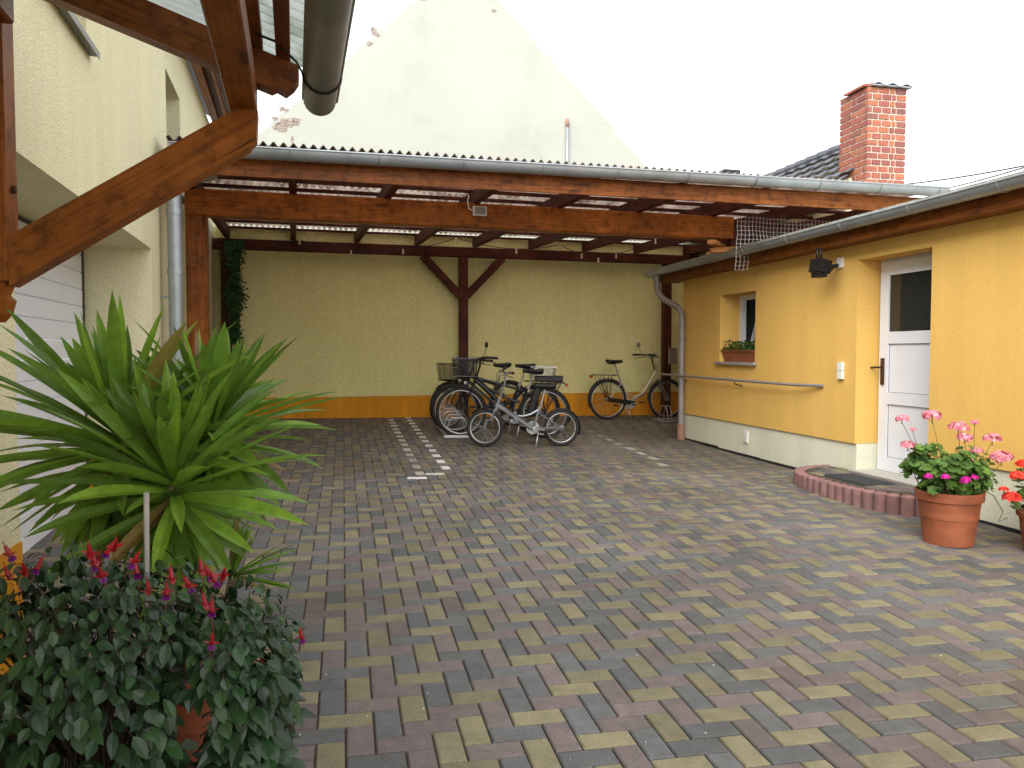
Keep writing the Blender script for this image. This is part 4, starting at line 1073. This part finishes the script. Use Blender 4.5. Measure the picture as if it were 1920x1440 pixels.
# ------------------------------------------------------------------ pots and plants
def pot(O, r, h, root, mt='terra', name='pot'):
    mb = MB(); mb.lathe([(0, .004), (r*.70, .004), (r*.72, 0), (r*.73, .02), (r*.90, h*.80), (r*.91, h*.82), (r*.975, h*.83), (r*.99, h*.86), (r*.99, h*.95), (r, h*.965), (r, h), (r*.94, h), (r*.93, h*.93), (r*.88, h*.90), (r*.85, h*.5)], O, 48)
    mb.build(name, M[mt], root, True, True)
    mb = MB(); mb.lathe([(0, h*.9), (r*.5, h*.905), (r*.90, h*.88)], O, 24); mb.build('soil', M['soil'], root, True)

def gleaf(mb, p, nrm, r):
    nrm = nrm.normalized(); a = nrm.orthogonal().normalized(); q0 = R.random()*6; b = nrm.cross(a)
    vs = [p-nrm*r*.18]; n = 11
    for i in range(n):
        q = q0+2*PI*i/n*.94; rr = r*(1+.10*(-1)**i); vs.append(p+(a*math.cos(q)+b*math.sin(q))*rr+nrm*r*.1*math.sin(3*q))
    mb.add(vs, [(0, 1+i, 2+i) for i in range(n-1)])
def geranium(label, x, y, r, h, heads, spread, height, minors=(), nleaf=330, flower='pink'):
    O = V(x, y, gz(x, y)+.002); root = thing('potted_geranium', label, 'potted plant', O, 'potted geraniums by the annex wall')
    pot(O, r, h, root); top = O+V(0, 0, h*.9)
    fo = MB(); sm_ = MB()
    def stem(e, r_=.005, b=None):
        b = b or top+V(R.uniform(-.5, .5)*r, R.uniform(-.5, .5)*r, 0); m_ = b.lerp(e, .5)+V(0, 0, -.04)+V(R.uniform(-.04, .04), R.uniform(-.04, .04), 0)
        sm_.tube([b, b.lerp(m_, .5)+V(0, 0, .015), m_, m_.lerp(e, .5)+V(0, 0, -.01), e], r_, 5, rs=[r_*1.3, r_*1.1, r_, r_*.8, r_*.6])
    clumps = []
    for i in range(34):
        q = R.random()*2*PI; k = R.random()**.55
        c = top+V(math.cos(q)*spread*k, math.sin(q)*spread*.8*k, height*R.uniform(.08, 1.0)*(1-.30*k)+.0)
        clumps.append(c); stem(c, .005)
    for i in range(nleaf):
        c = R.choice(clumps); d = V(R.gauss(0, 1), R.gauss(0, 1), R.gauss(0, .8)).normalized(); p = c+d*R.uniform(.02, .085)
        gleaf(fo, p, (d*.5+V(R.uniform(-.5, .5), -.35, .8)), R.uniform(.022, .040)); 
        if i % 4 == 0: sm_.tube([c, p], .0016, 3)
    fo.build('foliage', M['geran'], root)
    for (dx, dy, dz, rr) in heads:
        e = top+V(dx, dy, dz); stem(e-V(0, 0, rr*.5), .0032)
        fl_ = MB(); fl_.tube([e-V(0, 0, rr*.9), e+V(0, 0, rr*.4)], .003, 4, mi=1)
        for i in range(75):
            d = V(R.gauss(0, 1), R.gauss(0, 1), abs(R.gauss(0, 1))*1.1-.25).normalized(); q = e+V(d.x*rr, d.y*rr, d.z*rr*.62)*R.uniform(.8, 1.05)
            t1_ = d.orthogonal().normalized(); t2_ = d.cross(t1_); a0 = R.random()*6; s_ = rr*R.uniform(.26, .40)
            vs = [q+(t1_*math.cos(a0+k*PI/2.5)+t2_*math.sin(a0+k*PI/2.5))*s_*(.75+.25*(k % 2))+d*s_*R.uniform(-.1, .4) for k in range(5)]
            fl_.add([q]+vs, [(0, 1+k, 1+(k+1) % 5) for k in range(5)], mi=0 if R.random() < .6 or flower != 'pink' else 2)
        fl_.build('flower_head', [M[flower], M['stem'], M['pinkp']], root)
    for (dx, dy, dz, rr) in minors:
        e = top+V(dx, dy, dz); fl_ = MB()
        for i in range(32):
            d = V(R.gauss(0, 1), R.gauss(0, 1)-.4, abs(R.gauss(0, 1))).normalized(); q = e+d*rr*R.uniform(.3, 1); t1_ = d.orthogonal().normalized(); t2_ = d.cross(t1_); s_ = rr*.38
            fl_.add([q+(t1_*math.cos(k*PI/2.5)+t2_*math.sin(k*PI/2.5))*s_ for k in range(5)], [(0, 1, 2, 3, 4)])
        fl_.build('small_flower', M['magenta'], root)
    # trailing bare twig
    sm_.tube([top+V(r*.8, -.05, .06), top+V(r*1.2, -.08, .01), top+V(r*1.45, -.1, -.10), top+V(r*1.3, -.1, -.17), top+V(r*1.6, -.1, -.14)], .003, 5)
    sm_.build('stem', M['stem'], root, True)
    return root
k5 = 5.46/F; gx, gy = 3.108, 5.46
def hd(px, py, rr, dy=0.0):
    zt_ = CZ-(py-HOR)/F*(gy+dy); return ((px-960)/F*(gy+dy)-gx, dy, zt_-(gz(gx, gy)+.36*.9), rr)
heads = [hd(1693, 790, .042), hd(1750, 784, .060), hd(1800, 806, .060, -.05), hd(1812, 825, .048, -.1), hd(1830, 797, .028, .1), hd(1864, 827, .055), hd(1882, 863, .068, -.05), hd(1815, 868, .045, -.15), hd(1834, 850, .04, .05), hd(1705, 840, .048, .05), hd(1714, 810, .02)]
minors = [hd(1745, 900, .028, -.27), hd(1777, 901, .028, -.28), hd(1815, 908, .038, -.28), hd(1832, 902, .028, -.27)]
geranium('potted geranium with pink and magenta flowers in a big terracotta pot by the step', gx, gy, .222, .375, heads, .30, .42, minors, 620)
gx, gy = 3.65, 5.22
heads = [hd(1903, 920, .055), hd(1915, 880, .05), hd(1888, 905, .03), hd(1925, 858, .05), hd(1950, 900, .06), hd(1970, 850, .06)]
geranium('potted red geranium at the far right, cut off by the picture edge', gx, gy, .19, .30, heads, .20, .32, (), 200, 'gred')

# yucca
yx, yy = -1.02, 2.48
yo = V(yx, yy, gz(yx, yy)+.002); yr = thing('potted_yucca', 'large yucca with spiky bright green leaf rosettes in a terracotta pot', 'potted plant', yo)
pot(yo, .18, .33, yr)
heads_ = [(at(225, 822, 2.50), 1.0, .50, 100), (at(322, 905, 2.28), 1.0, .40, 86), (at(400, 800, 2.58), .95, .38, 98), (at(265, 850, 2.75), .9, .46, 40)]
st_ = MB(); lf = MB()
for P0, sc, ml, n in heads_:
    st_.tube([yo+V(0, 0, .28), yo+V(0, 0, .28).lerp(P0, .5)+V(.0, .0, -.03), P0-V(0, 0, .02)], .03, 10, rs=[.045, .035, .028])
    lean = (P0-yo-V(0, 0, .3)); lean.z = 0; lean = lean.normalized()*.3 if lean.length > .05 else V(0, 0, 0)
    ga = R.random()*6
    for i in range(n):
        q = i/n; ga += 2.39996; el_ = rad(80-q*145+R.uniform(-9, 9))
        d = V(math.cos(ga)*math.cos(el_), math.sin(ga)*math.cos(el_), math.sin(el_))+lean*.6*max(0, 1-q)
        d.normalize(); Ln = ml*(.62+.48*math.sin(PI*min(1, q*1.2+.02)))*R.uniform(.85, 1.12)
        lf.strap(P0+V(0, 0, .03-q*.13)+d*.015, d, V(R.uniform(-.5, .5), R.uniform(-.9, .1), 1) if abs(d.z) < .9 else V(math.cos(ga), math.sin(ga), .1), Ln, .043*R.uniform(.8, 1.15), R.uniform(.0, .2)+.28*q*(1 if el_ > -.3 else 0), 8)
for P0, sc, ml, n in heads_:
    for i in range(13):
        ga = 2*PI*i/13+R.uniform(-.2, .2); el_ = rad(R.uniform(-75, -45)); d = V(math.cos(ga)*math.cos(el_), math.sin(ga)*math.cos(el_), math.sin(el_))
        lf.strap(P0-V(0, 0, .09)+d*.01, d, V(math.cos(ga), math.sin(ga), .3), R.uniform(.22, .34), .052, R.uniform(.1, .4), 7)
P0 = at(430, 1085, 2.35)       # low side shoot
st_.tube([yo+V(.03, 0, .28), P0], .012, 6)
for i in range(22):
    q = R.uniform(-.9, 1.0); el_ = rad(R.uniform(-15, 85)); d = V(math.cos(q)*math.cos(el_), math.sin(q)*math.cos(el_)*.6-.1, math.sin(el_)); lf.strap(P0, d, V(0, 0, 1), R.uniform(.14, .23), .022, .1, 6)
st_.build('trunk', M['bark'], yr, True); lf.build('foliage', M['yucca'], yr)

# fuchsia
fx, fy = -.93, 1.72
fo_ = V(fx, fy, gz(fx, fy)+.002); fr2 = thing('potted_fuchsia', 'bushy dark green fuchsia with drooping red and purple flowers in the lower left corner', 'potted plant', fo_)
pot(fo_, .16, .28, fr2)
lf = MB(); st_ = MB(); topf = fo_+V(0, 0, .26)
def bushpt():
    k = R.random()
    if k < .62:      # main mound
        c, rx, ry, rz = V(-1.02, 1.74, .62), .36, .30, .36
    elif k < .84:    # right lobe
        c, rx, ry, rz = V(-.665, 1.80, .66), .155, .16, .25
    elif k < .95:
        c, rx, ry, rz = V(-.62, 1.74, .36), .13, .14, .22
    else: c, rx, ry, rz = V(-.86, 1.78, .80), .20, .2, .16
    d = V(R.gauss(0, 1), R.gauss(0, 1), R.gauss(0, 1)).normalized(); q = R.uniform(.45, 1.0)**.6
    return V(c.x+d.x*rx*q, c.y+d.y*ry*q, c.z+d.z*rz*q), d
cnt = 0
while cnt < 4200:
    p, d = bushpt()
    ux = 960+F*p.x/p.y; uy = HOR+F*(CZ-p.z)/p.y
    if -.450 < p.x/p.y < -.392 and .44 < p.z < .70+.04*math.sin(p.y*40): continue
    if math.sin(p.x*17+p.z*11)*math.sin(p.z*19+p.y*7+1) > .78: continue
    if p.z < .08: continue
    cnt += 1
    hd_ = V(d.x*.8+R.uniform(-.5, .5), d.y*.8+R.uniform(-.5, .5), -.75+R.uniform(-.35, .75))
    lf.leaf(p, hd_, V(d.x*.7, d.y*.7-.2, .75)+V(R.uniform(-.3, .3), R.uniform(-.3, .3), 0), *(lambda k: (k*R.uniform(.034, .068), k*R.uniform(.024, .038)))(1.12-.5*sm(.45, .95, p.z)), .22, R.uniform(.05, .35))
    if cnt % 26 == 0 and p.x < -.88:
        m_ = topf.lerp(p, .5)+V(0, 0, .10); st_.tube([topf, topf.lerp(m_, .6)+V(0, 0, .02), m_, m_.lerp(p, .6)+V(0, 0, .015), p], .003, 4, rs=[.005, .004, .003, .0022, .0012])
    elif cnt % 3 == 0: st_.tube([p, p-hd_.normalized()*.025-d*.02], .0011, 3)
lf.build('foliage', M['fuchsia'], fr2); st_.build('stem', M['fstem'], fr2)
spots = [(15, 1022), (40, 1040), (52, 1030, 1), (24, 1075), (5, 1035), (150, 1005), (165, 1025), (198, 1010), (206, 1022, 1), (236, 1035), (183, 1048), (185, 1060, 1), (250, 1028), (273, 1078), (305, 1066), (290, 1072), (375, 1050), (385, 1055, 1), (400, 1045), (358, 1062, 1), (372, 1098), (385, 1108, 1), (412, 1042), (553, 1185, 1), (378, 1170), (500, 1205)]
for i, s_ in enumerate(spots):
    p = at(s_[0]+R.uniform(-14, 14), s_[1]+R.uniform(8, 60), R.uniform(1.48, 1.68) if s_[0] < 480 else 1.78); purple = len(s_) > 2; fl_ = MB()
    tl = V(R.uniform(-.5, .5), R.uniform(-.5, .5), -1).normalized(); q = p-tl*.012
    fl_.tube([q-tl*.022, q-tl*.008], .0009, 4, mi=0)
    fl_.tube([q-tl*.012, q, q+tl*.012], .004, 6, rs=[.003, .0045, .005])
    for k in range(4):
        an = k*PI/2+i; sdv = V(math.cos(an), math.sin(an), 0); fl_.leaf(q+tl*.010, sdv*1.1+tl*.15+V(0, 0, R.uniform(-.3, .3)), -tl, .016, .011, .25, -.35)
    if purple or i % 3 == 0:
        for k in range(6):
            an = k*PI/3+i; sdv = V(math.cos(an), math.sin(an), 0); fl_.leaf(q+tl*.012, tl+sdv*.45, sdv, .014, .013, .3, -.1, 1)
    else:
        for k in range(3):
            an = k*2.1+i; sdv = V(math.cos(an), math.sin(an), 0); fl_.leaf(q+tl*.008, tl+sdv*.3, sdv, .015, .013, .3, .05)
    fl_.tube([q+tl*.02, q+tl*.045], .0006, 3)
    fl_.build('flower', [M['fred'], M['fpurple']], fr2)
mb = MB(); mb.tube([at(270, 925, 1.74), at(262, 1440, 1.78)], .0062, 8)
tag(mb.build('plant_stake', M['steel']), 'thin grey metal stake standing upright in the fuchsia bush', 'stake')
